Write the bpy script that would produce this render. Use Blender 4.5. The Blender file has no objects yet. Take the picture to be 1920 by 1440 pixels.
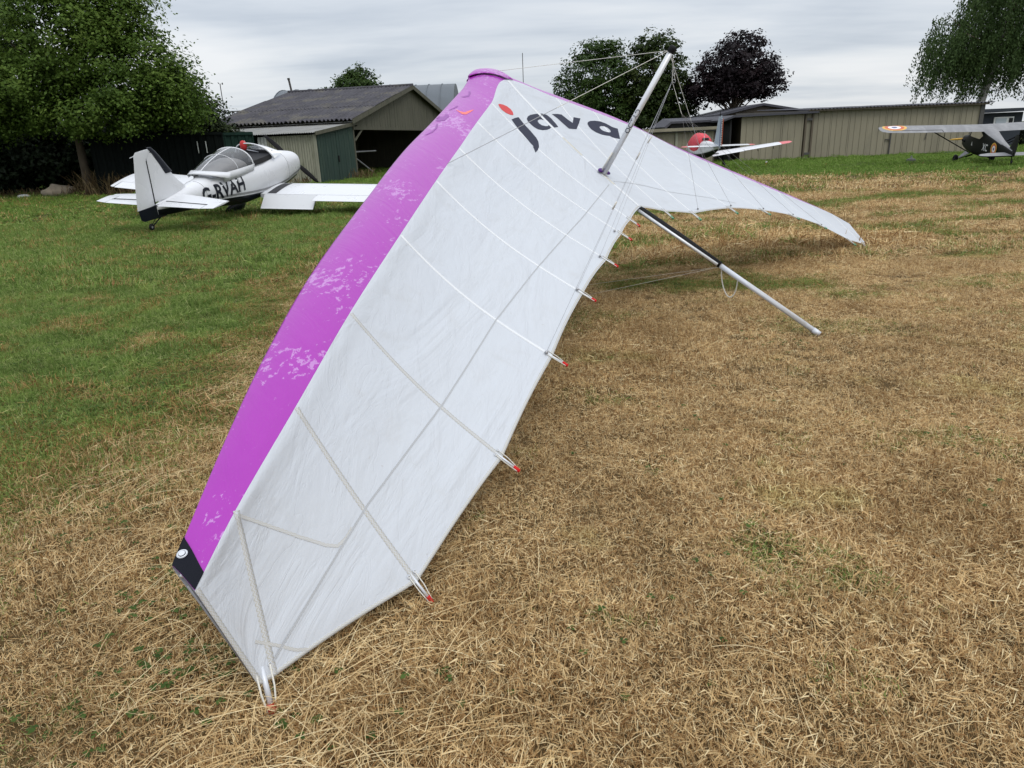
import bpy, bmesh, math, random
import numpy as np
from mathutils import Vector, Matrix, Euler
from mathutils.bvhtree import BVHTree

R = math.radians
sc = bpy.context.scene
COL = sc.collection

# ------------------------------------------------------------------ camera
cam = bpy.data.cameras.new('camera')
cam.sensor_width = 36.0
cam.lens = 1330.42 / 1920 * 36.0
cam.clip_start = 0.05
cam.clip_end = 2000
cam_o = bpy.data.objects.new('camera', cam)
COL.objects.link(cam_o)
_p, _r = R(18.98), R(2.33)
_f = Vector((0, math.cos(_p), -math.sin(_p)))
_u = Vector((0, math.sin(_p), math.cos(_p)))
_x = Vector((1, 0, 0))
_rt = math.cos(_r) * _x - math.sin(_r) * _u
_up = math.sin(_r) * _x + math.cos(_r) * _u
cam_o.matrix_world = Matrix(((_rt.x, _up.x, -_f.x, 0), (_rt.y, _up.y, -_f.y, 0), (_rt.z, _up.z, -_f.z, 1.6), (0, 0, 0, 1)))
sc.camera = cam_o

# ------------------------------------------------------------------ light
SUN_EL, SUN_AZ = R(55), R(150)
sun = bpy.data.lights.new('sun', 'SUN')
sun.energy = 0.9
sun.angle = R(28)
sun.color = (1.0, 0.96, 0.9)
sun_o = bpy.data.objects.new('sun', sun)
COL.objects.link(sun_o)
_d = Vector((math.sin(SUN_AZ) * math.cos(SUN_EL), math.cos(SUN_AZ) * math.cos(SUN_EL), math.sin(SUN_EL)))
sun_o.rotation_euler = _d.to_track_quat('Z', 'Y').to_euler()

world = bpy.data.worlds.new('World')
sc.world = world
world.use_nodes = True
wn = world.node_tree
wn.nodes.clear()

class NT:
    """small node helper"""
    def __init__(s, nt): s.nt = nt
    def n(s, t, **kw):
        a = s.nt.nodes.new(t)
        for k, v in kw.items():
            if k[0] == '_': setattr(a, k[1:], v)
        for k, v in kw.items():
            if k[0] != '_':
                i = a.inputs[int(k[1:])] if k[0] == 'i' and k[1:].isdigit() else a.inputs[k]
                s.set(i, v)
        return a
    def set(s, i, v):
        if isinstance(v, bpy.types.NodeSocket): s.nt.links.new(v, i)
        elif isinstance(v, bpy.types.Node): s.nt.links.new(v.outputs[0], i)
        else:
            if isinstance(v, (tuple, list)) and len(v) == 3 and i.type == 'RGBA': v = (*v, 1)
            i.default_value = v
    def math(s, op, a, b=None, c=None, clamp=False):
        m = s.n('ShaderNodeMath', _operation=op, _use_clamp=clamp)
        s.set(m.inputs[0], a)
        if b is not None: s.set(m.inputs[1], b)
        if c is not None: s.set(m.inputs[2], c)
        return m.outputs[0]
    def mix(s, f, a, b, blend='MIX'):
        m = s.n('ShaderNodeMix', _data_type='RGBA', _blend_type=blend)
        s.set(m.inputs[0], f); s.set(m.inputs[6], a); s.set(m.inputs[7], b)
        return m.outputs[2]
    def ramp(s, f, pts, interp='LINEAR'):
        m = s.n('ShaderNodeValToRGB')
        m.color_ramp.interpolation = interp
        e = m.color_ramp.elements
        while len(e) < len(pts): e.new(0.5)
        for k, (p, c) in enumerate(pts):
            e[k].position = p
            e[k].color = (*c, 1) if isinstance(c, (tuple, list)) else (c, c, c, 1)
        s.set(m.inputs[0], f)
        return m.outputs[0]
    def noise(s, vec, scale, detail=4, rough=.55, dist=0):
        m = s.n('ShaderNodeTexNoise', Scale=scale, Detail=detail, Roughness=rough, Distortion=dist)
        if vec is not None: s.set(m.inputs['Vector'], vec)
        return m.outputs[0]
    def smooth(s, v, a, b):
        m = s.n('ShaderNodeMapRange', _interpolation_type='SMOOTHSTEP')
        s.set(m.inputs[0], v); m.inputs[1].default_value = a; m.inputs[2].default_value = b
        return m.outputs[0]

w = NT(wn)
sky = w.n('ShaderNodeTexSky', _sky_type='NISHITA', _sun_disc=False, _sun_elevation=SUN_EL, _sun_rotation=SUN_AZ)
tc = w.n('ShaderNodeTexCoord')
sp = w.n('ShaderNodeSeparateXYZ', i0=tc.outputs['Generated'])
zz = w.math('MAXIMUM', sp.outputs[2], 0.0)
den = w.math('ADD', zz, 0.11)
cx = w.math('DIVIDE', sp.outputs[0], den)
cy = w.math('DIVIDE', sp.outputs[1], den)
cv = w.n('ShaderNodeCombineXYZ', i0=w.math('MULTIPLY', cx, 0.52), i1=w.math('MULTIPLY', cy, .74), i2=0.37)
n1 = w.noise(cv, 0.85, 5, .5, .35)
cv2 = w.n('ShaderNodeCombineXYZ', i0=w.math('MULTIPLY', cx, 0.8), i1=w.math('MULTIPLY', cy, 2.2), i2=4.1)
n2 = w.noise(cv2, 1.1, 4, .55, .2)
nn = w.math('ADD', w.math('MULTIPLY', n1, .72), w.math('MULTIPLY', n2, .28))
cl = w.ramp(nn, [(.36, (3.5, 3.85, 4.35)), (.46, (4.35, 4.65, 5.05)), (.55, (5.1, 5.3, 5.55)), (.65, (5.7, 5.8, 5.95))])
# the layer of cloud is thinner overhead: an overcast sky is about three times as bright at the zenith
grad = w.math('ADD', 1.0, w.math('MULTIPLY', w.math('POWER', zz, 1.4), 1.35))
clg = w.n('ShaderNodeVectorMath', _operation='SCALE')
w.set(clg.inputs[0], cl); w.set(clg.inputs[3], grad)
col = w.mix(0.93, sky.outputs[0], clg.outputs[0])
bg = w.n('ShaderNodeBackground', Color=col, Strength=0.1)
wo = w.n('ShaderNodeOutputWorld', Surface=bg.outputs[0])

vs = sc.view_settings
vs.view_transform = 'Standard'
vs.look = 'None'
vs.exposure = 0.55
vs.gamma = 1.0
vs.use_curve_mapping = False

# ------------------------------------------------------------------ helpers
def tag(o, label=None, cat=None, group=None, kind=None):
    if label: o['label'] = label
    if cat: o['category'] = cat
    if group: o['group'] = group
    if kind: o['kind'] = kind
    return o

def thing(name, label, cat, loc=(0, 0, 0), rot=(0, 0, 0), group=None):
    o = bpy.data.objects.new(name, None)
    COL.objects.link(o)
    o.location = loc
    o.rotation_euler = rot
    return tag(o, label, cat, group)

class MB:
    def __init__(s): s.v = []; s.f = []; s.m = []; s.uv = []
    def add(s, vs_, fs, mi=0, uvs=None):
        b = len(s.v)
        s.v += [tuple(p) for p in vs_]
        for k, f in enumerate(fs):
            s.f.append(tuple(b + i for i in f)); s.m.append(mi)
            s.uv.append([uvs[i] for i in f] if uvs else None)
        return s
    def box(s, c, d, rot=None, mi=0):
        x, y, z = (k / 2 for k in d)
        P = [Vector((sx * x, sy * y, sz * z)) for sz in (-1, 1) for sy in (-1, 1) for sx in (-1, 1)]
        if rot is not None:
            M = rot if isinstance(rot, Matrix) else Euler(rot).to_matrix()
            P = [M @ p for p in P]
        c = Vector(c)
        return s.add([p + c for p in P], [(0, 2, 3, 1), (4, 5, 7, 6), (0, 1, 5, 4), (2, 6, 7, 3), (0, 4, 6, 2), (1, 3, 7, 5)], mi)
    def tube(s, pts, r, n=8, caps=True, mi=0, flat=1.0):
        pts = [Vector(p) for p in pts]
        rs = r if isinstance(r, (list, tuple)) else [r] * len(pts)
        vs_ = []
        t0 = (pts[1] - pts[0]).normalized()
        a = t0.orthogonal().normalized()
        for k, p in enumerate(pts):
            t = ((pts[min(k + 1, len(pts) - 1)] - pts[max(k - 1, 0)])).normalized()
            a = (a - t * a.dot(t)).normalized()
            b = t.cross(a)
            for i in range(n):
                th = 2 * math.pi * i / n
                vs_.append(p + (a * math.cos(th) + b * math.sin(th) * flat) * rs[k])
        fs = [(k * n + i, k * n + (i + 1) % n, (k + 1) * n + (i + 1) % n, (k + 1) * n + i) for k in range(len(pts) - 1) for i in range(n)]
        if caps:
            fs.append(tuple(reversed(range(n)))); e = (len(pts) - 1) * n
            fs.append(tuple(e + i for i in range(n)))
        return s.add(vs_, fs, mi)
    def loft(s, rings, closed=True, caps=True, mi=None):
        n = len(rings[0]); vs_ = [p for r_ in rings for p in r_]
        b = len(s.v); s.v += [tuple(p) for p in vs_]
        m = n if closed else n - 1
        for k in range(len(rings) - 1):
            for i in range(m):
                s.f.append((b + k * n + i, b + k * n + (i + 1) % n, b + (k + 1) * n + (i + 1) % n, b + (k + 1) * n + i))
                s.m.append(mi(k, i) if mi else 0); s.uv.append(None)
        if caps and closed:
            s.f.append(tuple(b + i for i in reversed(range(n)))); s.m.append(0); s.uv.append(None)
            e = b + (len(rings) - 1) * n
            s.f.append(tuple(e + i for i in range(n))); s.m.append(0); s.uv.append(None)
        return s
    def disc(s, c, ax, r, n=24, r_in=0.0, up=None, sx=1.0):
        ax = Vector(ax).normalized(); c = Vector(c)
        a = (Vector(up) - ax * Vector(up).dot(ax)).normalized() if up else ax.orthogonal().normalized()
        b = ax.cross(a)
        o = [c + (a * math.cos(2 * math.pi * i / n) + b * sx * math.sin(2 * math.pi * i / n)) * r for i in range(n)]
        if r_in <= 0: return s.add(o, [tuple(range(n))])
        q = [c + (a * math.cos(2 * math.pi * i / n) + b * sx * math.sin(2 * math.pi * i / n)) * r_in for i in range(n)]
        return s.add(o + q, [(i, (i + 1) % n, n + (i + 1) % n, n + i) for i in range(n)])
    def ball(s, c, d, n=12, m=8, mi=0):
        c = Vector(c)
        rings = []
        for k in range(m + 1):
            th = math.pi * k / m
            rings.append([c + Vector((d[0] * max(math.sin(th), 1e-3) * math.cos(2 * math.pi * i / n), d[1] * max(math.sin(th), 1e-3) * math.sin(2 * math.pi * i / n), -d[2] * math.cos(th))) for i in range(n)])
        return s.loft(rings, mi=(lambda k, i: mi))
    def torus(s, c, ax, R_, r, n=20, m=8):
        ax = Vector(ax).normalized(); c = Vector(c); a = ax.orthogonal().normalized(); b = ax.cross(a)
        vs_ = []
        for i in range(n):
            t = 2 * math.pi * i / n; d = a * math.cos(t) + b * math.sin(t)
            for j in range(m):
                q = 2 * math.pi * j / m
                vs_.append(c + d * (R_ + r * math.cos(q)) + ax * r * math.sin(q))
        return s.add(vs_, [(i * m + j, ((i + 1) % n) * m + j, ((i + 1) % n) * m + (j + 1) % m, i * m + (j + 1) % m) for i in range(n) for j in range(m)])
    def mesh(s, name, mats, smooth=False):
        me = bpy.data.meshes.new(name)
        me.from_pydata(s.v, [], s.f)
        for m in (mats if isinstance(mats, (list, tuple)) else [mats]): me.materials.append(m)
        me.polygons.foreach_set('material_index', s.m)
        if any(u is not None for u in s.uv):
            l = me.uv_layers.new(name='uv'); k = 0
            for u, f in zip(s.uv, s.f):
                for q in range(len(f)):
                    if u: l.data[k].uv = u[q]
                    k += 1
        if smooth: me.polygons.foreach_set('use_smooth', [True] * len(s.f))
        me.update()
        return me
    def build(s, name, mats, parent=None, smooth=False, sharp=None):
        me = s.mesh(name, mats, smooth)
        if smooth and sharp: me.set_sharp_from_angle(angle=R(sharp))
        o = bpy.data.objects.new(name, me)
        COL.objects.link(o)
        if parent: o.parent = parent
        return o

def copy_part(o, parent, loc=None, rot=None):
    c = o.copy(); COL.objects.link(c); c.parent = parent
    if loc is not None: c.location = loc
    if rot is not None: c.rotation_euler = rot
    return c

# ------------------------------------------------------------------ materials
def newmat(name):
    m = bpy.data.materials.new(name); m.use_nodes = True; m.node_tree.nodes.clear()
    return m, NT(m.node_tree)

def finish(t, shader):
    t.n('ShaderNodeOutputMaterial', Surface=shader)

def pm(name, col, rough=.6, metal=0.0, var=.12, scale=6.0, bump=0.0, bscale=30.0, stretch=(1, 1, 1), dirt=None, dscale=2.0, damt=.5, spec=.5):
    m, t = newmat(name)
    tcn = t.n('ShaderNodeTexCoord')
    mp = t.n('ShaderNodeMapping', i0=tcn.outputs['Object']); mp.inputs['Scale'].default_value = stretch
    nz = t.noise(mp.outputs[0], scale, 5, .6)
    c = t.mix(1.0, (*col,), t.ramp(nz, [(.25, 1 - var), (.75, 1 + var)]), 'MULTIPLY')
    if dirt:
        nd = t.noise(mp.outputs[0], dscale, 6, .65, .4)
        c = t.mix(t.math('MULTIPLY', t.smooth(nd, .48, .68), damt), c, dirt)
    b = t.n('ShaderNodeBsdfPrincipled', Roughness=rough, Metallic=metal)
    b.inputs['Specular IOR Level'].default_value = spec
    t.set(b.inputs['Base Color'], c)
    t.set(b.inputs['Roughness'], t.math('ADD', rough - .06, t.math('MULTIPLY', nz, .12)))
    if bump:
        bn = t.n('ShaderNodeBump', Strength=bump, Distance=.01, Height=t.noise(mp.outputs[0], bscale, 4, .6))
        t.set(b.inputs['Normal'], bn.outputs[0])
    finish(t, b.outputs[0])
    return m

M = {}
M['white_paint'] = pm('white paint', (.60, .61, .635), .28, var=.02, scale=1.5)
M['navy_paint'] = pm('navy paint', (.005, .007, .014), .35, var=.1, spec=.25)
M['grey_paint'] = pm('grey paint', (.22, .22, .23), .4)
M['black_walk'] = pm('black walkway', (.03, .03, .035), .9, bump=.4, bscale=200)
M['black'] = pm('black rubber', (.010, .010, .011), .75, spec=.2)
M['dark'] = pm('dark interior', (.012, .012, .014), .8)
M['alu'] = pm('aluminium tube', (.66, .67, .69), .45, .35, var=.05, scale=20, stretch=(1, 1, .2))
M['alu_white'] = pm('pale tube', (.58, .60, .64), .4, .15, var=.04)
M['steel'] = pm('steel wire', (.33, .33, .34), .45, .8)
M['pale_wire'] = pm('coated wire', (.62, .6, .54), .5)
M['red_cap'] = pm('red cap', (.48, .012, .012), .6, spec=.2)
M['green_cap'] = pm('green cap', (.06, .25, .12), .5)
M['cord'] = pm('cord', (.62, .6, .54), .9, var=.3, scale=400)
M['cream'] = pm('cream cloth', (.53, .515, .46), .85)
M['black_cloth'] = pm('black cloth', (.007, .008, .013), .8, bump=.3, bscale=300, spec=.15)
M['purple_dark'] = pm('dark purple cloth', (.07, .02, .16), .8)
M['letter'] = pm('grey print', (.022, .025, .045), .65, spec=.2, var=.15, scale=60)
M['letter_red'] = pm('red print', (.50, .03, .03), .6)
M['letter_orange'] = pm('orange print', (.75, .14, .12), .5)
M['letter_grey'] = pm('faded print', (.235, .045, .28), .5)
M['red_cover'] = pm('red cover', (.55, .04, .06), .7, bump=.5, bscale=6, var=.2)
M['red_paint'] = pm('red paint', (.60, .10, .11), .4)
M['olive'] = pm('olive drab', (.008, .009, .007), .6, var=.25, spec=.2)
M['wing_grey'] = pm('weathered wing fabric', (.19, .19, .197), .65, var=.18, scale=3, stretch=(1, .35, 1), dirt=(.33, .33, .33), damt=.4)
M['yellow'] = pm('yellow paint', (.62, .36, .05), .5)
M['orange_red'] = pm('roundel red', (.50, .09, .03), .5)
M['blue'] = pm('roundel blue', (.05, .06, .18), .5)
M['white_flat'] = pm('white marking', (.72, .72, .72), .6)
M['fin_grey'] = pm('pale blue grey paint', (.36, .42, .48), .4)
M['seat'] = pm('beige cloth', (.50, .46, .40), .8)
M['wall_beige'] = pm('olive beige cladding', (.235, .212, .15), .6, var=.1, scale=1.2, stretch=(1, 1, .25), dirt=(.12, .11, .08), damt=.35, dscale=.8)
M['trim_dark'] = pm('dark trim', (.06, .058, .055), .6)
M['roof_dark'] = pm('dark roofing', (.05, .05, .062), .8, bump=.4)
M['rust_trim'] = pm('brown trim', (.085, .068, .045), .7)
M['shade_black'] = pm('painted shade black', (.012, .012, .013), .85)  # near-black that paints the shade inside the shelter and beside the hangar
M['shed_blue'] = pm('dark blue boards', (.018, .024, .035), .75)
M['asbestos'] = pm('weathered corrugated roof', (.056, .054, .064), .92, var=.4, scale=1.6, bump=.3, dirt=(.125, .115, .09), dscale=.7, damt=.7, stretch=(1, 1, 1))
M['zinc_roof'] = pm('zinc roof', (.20, .20, .195), .7, .1, var=.25, scale=1.5, dirt=(.2, .19, .13), damt=.5)
M['old_board'] = pm('weathered boards', (.082, .078, .054), .9, var=.35, scale=3, stretch=(3, 3, .35), dirt=(.05, .055, .03), damt=.6, bump=.4)
M['green_door'] = pm('green door', (.011, .032, .023), .8, var=.25, scale=4, stretch=(2, 2, .4), dirt=(.05, .075, .05), damt=.4)
M['pale_corr'] = pm('pale corrugated sheet', (.25, .25, .19), .75, var=.18, scale=2.2, stretch=(2, 2, .5), dirt=(.10, .11, .05), dscale=1.3, damt=.75)
M['white_corr'] = pm('white sheet', (.55, .57, .55), .7, var=.15, dirt=(.2, .22, .15), damt=.5)
M['cont_shaded'] = pm('shaded green container', (.004, .006, .0055), .85, var=.3, spec=.1)  # dark green, taken near black to paint in the shade of overhanging trees
M['cont_green'] = pm('green container', (.010, .027, .021), .8, var=.3, spec=.15)
M['nissen'] = pm('grey blue sheet', (.085, .10, .115), .6, var=.12, scale=.8)
M['stone'] = pm('pale stone', (.30, .25, .185), .9, var=.3, scale=4, bump=.8, bscale=8)
M['bark'] = pm('bark', (.085, .065, .045), .95, var=.4, scale=8, stretch=(1, 1, .3), bump=.8, bscale=14)
M['bark_birch'] = pm('birch bark', (.36, .35, .31), .85, var=.25, scale=3, stretch=(1, 1, 3), dirt=(.06, .055, .05), dscale=3.5, damt=.9)
M['wood_pole'] = pm('pole', (.06, .055, .05), .9)

def glass_mat():
    m, t = newmat('canopy glass')
    tr = t.n('ShaderNodeBsdfTransparent', Color=(.58, .60, .65))
    gl = t.n('ShaderNodeBsdfGlossy', Color=(1, 1, 1), Roughness=.04)
    fr = t.n('ShaderNodeFresnel', IOR=1.45)
    mx = t.n('ShaderNodeMixShader', i0=t.math('ADD', fr.outputs[0], .06), i1=tr.outputs[0], i2=gl.outputs[0])
    finish(t, mx.outputs[0])
    return m
M['glass'] = glass_mat()
M['window'] = pm('window pane', (.45, .50, .55), .12, var=.05)

def sail_mat():
    m, t = newmat('white sailcloth')
    uv = t.n('ShaderNodeUVMap', _uv_map='uv').outputs[0]
    # folds run along the span, slightly aslant
    su = t.n('ShaderNodeSeparateXYZ', i0=uv)
    au = t.n('ShaderNodeCombineXYZ', i0=t.math('ABSOLUTE', su.outputs[0]), i1=su.outputs[1], i2=0.0)
    def folds(ang, sx, sy, sc_, det, dist):
        m1 = t.n('ShaderNodeMapping', i0=au.outputs[0]); m1.inputs['Rotation'].default_value = (0, 0, R(ang))
        m2 = t.n('ShaderNodeMapping', i0=m1.outputs[0]); m2.inputs['Scale'].default_value = (sx, sy, 1)
        return t.noise(m2.outputs[0], sc_, det, .5, dist)
    f1 = folds(24, .75, 3.4, 1.3, 5, .9)
    f5 = folds(38, 1.3, 5.0, 2.2, 4, 1.2)
    mp2 = t.n('ShaderNodeMapping', i0=uv); mp2.inputs['Scale'].default_value = (1.3, 3.2, 1); mp2.inputs['Rotation'].default_value = (0, 0, R(-24))
    f2 = t.noise(mp2.outputs[0], 2.2, 2, .5, .9)
    mpf = t.n('ShaderNodeMapping', i0=uv); mpf.inputs['Scale'].default_value = (1.3, 1.0, 1); mpf.inputs['Rotation'].default_value = (0, 0, R(35))
    f4 = t.noise(mpf.outputs[0], 1.6, 2, .5, .8)
    r2 = t.math('ABSOLUTE', t.math('SUBTRACT', f2, .5))
    crease = t.math('SUBTRACT', 1.0, t.smooth(t.math('ABSOLUTE', t.math('SUBTRACT', f5, .5)), 0, .022))
    f3 = t.noise(uv, 260, 2, .5)
    hgt = t.math('ADD', t.math('ADD', t.math('ADD', t.math('MULTIPLY', f1, 1.15), t.math('MULTIPLY', f5, .30)), t.math('MULTIPLY', crease, .026)), t.math('ADD', t.math('MULTIPLY', f3, .02), t.math('MULTIPLY', f4, .8)))
    bp = t.n('ShaderNodeBump', Strength=.50, Distance=.04, Height=hgt)
    dirt = t.noise(uv, 5, 6, .7, .5)
    c = t.mix(t.math('MULTIPLY', t.smooth(dirt, .5, .8), .28), (.57, .60, .645), (.46, .455, .44))
    spk = t.noise(uv, 38, 2, .5)
    c = t.mix(t.math('MULTIPLY', t.smooth(spk, .74, .78), .35), c, (.34, .29, .24))
    b = t.n('ShaderNodeBsdfPrincipled', Roughness=.62)
    b.inputs['Specular IOR Level'].default_value = .3
    t.set(b.inputs['Base Color'], c); t.set(b.inputs['Normal'], bp.outputs[0])
    tl = t.n('ShaderNodeBsdfTranslucent', Color=(.50, .52, .56))
    mx = t.n('ShaderNodeMixShader', i0=.16, i1=b.outputs[0], i2=tl.outputs[0])
    finish(t, mx.outputs[0])
    return m
M['sail'] = sail_mat()

def purple_mat():
    m, t = newmat('purple mylar')
    uv = t.n('ShaderNodeUVMap', _uv_map='uv').outputs[0]
    mp = t.n('ShaderNodeMapping', i0=uv); mp.inputs['Scale'].default_value = (1, 1.6, 1)
    n0 = t.noise(mp.outputs[0], 1.9, 3, .5)
    n1_ = t.noise(mp.outputs[0], 19, 6, .66, .3)
    n2_ = t.noise(mp.outputs[0], 34, 4, .6, 1.5)
    worn = t.smooth(t.math('ADD', t.math('MULTIPLY', n0, .55), t.math('MULTIPLY', n1_, .6)), .635, .665)
    fl = t.math('MULTIPLY', worn, t.smooth(n2_, .36, .46))
    scr = t.noise(mp.outputs[0], 60, 3, .5, 2.0)
    fl = t.math('MAXIMUM', t.math('MULTIPLY', fl, .46), t.math('MULTIPLY', t.smooth(scr, .69, .77), .34))
    c0 = t.mix(t.noise(mp.outputs[0], 4, 3), (.285, .010, .315), (.32, .018, .345))
    c = t.mix(fl, c0, (.55, .38, .62))
    mp3 = t.n('ShaderNodeMapping', i0=uv); mp3.inputs['Scale'].default_value = (4, 1.2, 1); mp3.inputs['Rotation'].default_value = (0, 0, R(20))
    bp = t.n('ShaderNodeBump', Strength=.3, Distance=.02, Height=t.noise(mp3.outputs[0], 2.4, 4, .55, .8))
    b = t.n('ShaderNodeBsdfPrincipled', Roughness=.36)
    b.inputs['Specular IOR Level'].default_value = .35; b.inputs['Coat Weight'].default_value = .30; b.inputs['Coat Roughness'].default_value = .18
    t.set(b.inputs['Base Color'], c); t.set(b.inputs['Normal'], bp.outputs[0])
    t.set(b.inputs['Roughness'], t.math('ADD', .33, t.math('MULTIPLY', fl, .3)))
    finish(t, b.outputs[0])
    return m
M['purple'] = purple_mat()

def stitch_mat(name, base, thread, freq, wid, weave=.0):
    """tape with a zigzag of thread along it (uv: u metres along, v 0..1 across)"""
    m, t = newmat(name)
    uv = t.n('ShaderNodeUVMap', _uv_map='uv').outputs[0]
    s_ = t.n('ShaderNodeSeparateXYZ', i0=uv)
    fr = t.math('FRACT', t.math('MULTIPLY', s_.outputs[0], freq))
    tri = t.math('MULTIPLY', t.math('ABSOLUTE', t.math('SUBTRACT', fr, .5)), 2.0)
    v2 = t.math('FRACT', t.math('MULTIPLY', s_.outputs[1], 2.0))
    dd = t.math('ABSOLUTE', t.math('SUBTRACT', tri, v2))
    z = t.math('SUBTRACT', 1.0, t.smooth(dd, wid, wid + .12))
    nz = t.noise(uv, 30, 4, .6)
    c = t.mix(z, t.mix(nz, base, tuple(k * .9 for k in base)), thread)
    b = t.n('ShaderNodeBsdfPrincipled', Roughness=.75)
    t.set(b.inputs['Base Color'], c)
    bp = t.n('ShaderNodeBump', Strength=.25, Distance=.001, Height=z)
    t.set(b.inputs['Normal'], bp.outputs[0])
    finish(t, b.outputs[0])
    return m
M['tape'] = stitch_mat('batten tape', (.505, .515, .53), (.40, .38, .31), 62, .10)
M['tape_plain'] = stitch_mat('plain batten tape', (.68, .70, .725), (.63, .645, .665), 62, .16)
M['seam'] = stitch_mat('grey seam', (.47, .485, .505), (.27, .275, .285), 75, .2)
M['hem'] = stitch_mat('hem tape', (.50, .505, .51), (.39, .37, .30), 70, .10)

# ------------------------------------------------------------------ ground cover colours
def green_mask(t):
    """0 where the field is dry, 1 where it is green, from the world position"""
    g = t.n('ShaderNodeNewGeometry').outputs['Position']
    s_ = t.n('ShaderNodeSeparateXYZ', i0=g)
    fl = t.n('ShaderNodeCombineXYZ', i0=s_.outputs[0], i1=s_.outputs[1], i2=0.0)
    nA = t.noise(fl.outputs[0], .55, 4, .6)
    nB = t.noise(fl.outputs[0], 1.35, 4, .6, .4)
    nC = t.noise(fl.outputs[0], .33, 3, .55)
    wob = t.math('MULTIPLY', t.math('SUBTRACT', nA, .5), 4.2)
    left = t.smooth(t.math('ADD', t.math('SUBTRACT', -2.45, s_.outputs[0]), wob), -1.5, 1.2)
    # right of the glider the green field starts some way out
    fr = t.smooth(t.math('ADD', t.math('SUBTRACT', t.math('ADD', s_.outputs[1], t.math('MULTIPLY', s_.outputs[0], .42)), 29.6), t.math('MULTIPLY', wob, 1.0)), -.9, .9)
    base = t.math('MAXIMUM', left, fr)
    dryp = t.math('MULTIPLY', t.smooth(nB, .44, .74), t.math('SUBTRACT', .66, t.math('MULTIPLY', fr, .55)))
    a = t.math('MULTIPLY', base, t.math('SUBTRACT', 1.0, dryp))
    st_ = t.n('ShaderNodeMapping', i0=fl.outputs[0]); st_.inputs['Scale'].default_value = (.45, 1.0, 1)
    nD = t.noise(st_.outputs[0], .75, 4, .62, .3)
    mid = t.smooth(s_.outputs[1], 3.5, 9)
    pat = t.math('MULTIPLY', t.math('MULTIPLY', t.smooth(nB, .53, .70), t.smooth(nC, .40, .58)), .55)
    pat = t.math('MAXIMUM', pat, t.math('MULTIPLY', t.math('MULTIPLY', t.smooth(nD, .47, .60), mid), .80))
    pat = t.math('MAXIMUM', pat, .035)
    return t.math('MAXIMUM', a, pat, clamp=True), fl.outputs[0], s_

def ground_mat():
    m, t = newmat('field ground')
    g, p, s_ = green_mask(t)
    n_ = t.noise(p, 9, 6, .7)
    nf = t.noise(p, 70, 4, .7)
    k = t.math('ADD', t.math('MULTIPLY', n_, .4), t.math('MULTIPLY', nf, .6))
    dry = t.ramp(k, [(.3, (.055, .034, .015)), (.5, (.115, .075, .034)), (.7, (.21, .145, .07))])
    gre = t.ramp(k, [(.3, (.022, .032, .008)), (.5, (.045, .06, .015)), (.7, (.09, .105, .03))])
    b = t.n('ShaderNodeBsdfPrincipled', Roughness=.95)
    b.inputs['Specular IOR Level'].default_value = .1
    t.set(b.inputs['Base Color'], t.mix(g, dry, gre))
    bp = t.n('ShaderNodeBump', Strength=.8, Distance=.03, Height=t.math('ADD', nf, n_))
    t.set(b.inputs['Normal'], bp.outputs[0])
    finish(t, b.outputs[0])
    return m

def blade_mat(name, bias=0.0):
    m, t = newmat(name)
    g, p, s_ = green_mask(t)
    a = t.n('ShaderNodeAttribute', _attribute_name='rnd').outputs['Fac']
    a2 = t.n('ShaderNodeAttribute', _attribute_name='rnd2').outputs['Fac']
    oi = t.n('ShaderNodeObjectInfo').outputs['Random']
    j = t.math('FRACT', t.math('ADD', a2, oi))
    pick = t.math('GREATER_THAN', t.math('ADD', g, bias), t.math('ADD', .05, t.math('MULTIPLY', j, .9)))
    nl = t.noise(p, 1.3, 5, .68)
    dry = t.ramp(a, [(.0, (.13, .062, .023)), (.2, (.34, .205, .088)), (.5, (.61, .43, .212)), (.82, (.76, .595, .335)), (1.0, (.84, .73, .47))])
    dry = t.mix(1.0, dry, t.ramp(nl, [(.28, (.66, .60, .53)), (.5, (1.0, .98, .95)), (.72, (1.2, 1.2, 1.18))]), 'MULTIPLY')
    gre = t.ramp(a, [(.0, (.07, .125, .022)), (.5, (.165, .255, .058)), (.85, (.25, .325, .095)), (1.0, (.43, .42, .20))])
    gn = t.noise(p, 2.3, 5, .7, .4)
    gre = t.mix(1.0, gre, t.ramp(gn, [(.3, (.62, .66, .55)), (.5, (1.0, 1.0, 1.0)), (.7, (1.42, 1.30, 1.25))]), 'MULTIPLY')
    far = t.smooth(s_.outputs[1], 12, 30)
    gre = t.mix(t.math('MULTIPLY', far, .55), gre, (.115, .21, .026))
    grey = t.smooth(t.noise(p, 1.1, 3, .6), .56, .70)
    dry = t.mix(t.math('MULTIPLY', grey, .5), dry, t.mix(1.0, dry, (.80, .95, .72), 'MULTIPLY'))
    dry = t.mix(t.smooth(g, .25, .7), dry, t.mix(1.0, dry, (.66, .50, .40), 'MULTIPLY'))
    c = t.mix(pick, dry, gre)
    b = t.n('ShaderNodeBsdfPrincipled', Roughness=.75)
    b.inputs['Specular IOR Level'].default_value = .12
    t.set(b.inputs['Base Color'], c)
    tl = t.n('ShaderNodeBsdfTranslucent'); t.set(tl.inputs[0], c)
    mx = t.n('ShaderNodeMixShader', i0=.3, i1=b.outputs[0], i2=tl.outputs[0])
    finish(t, mx.outputs[0])
    return m

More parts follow.
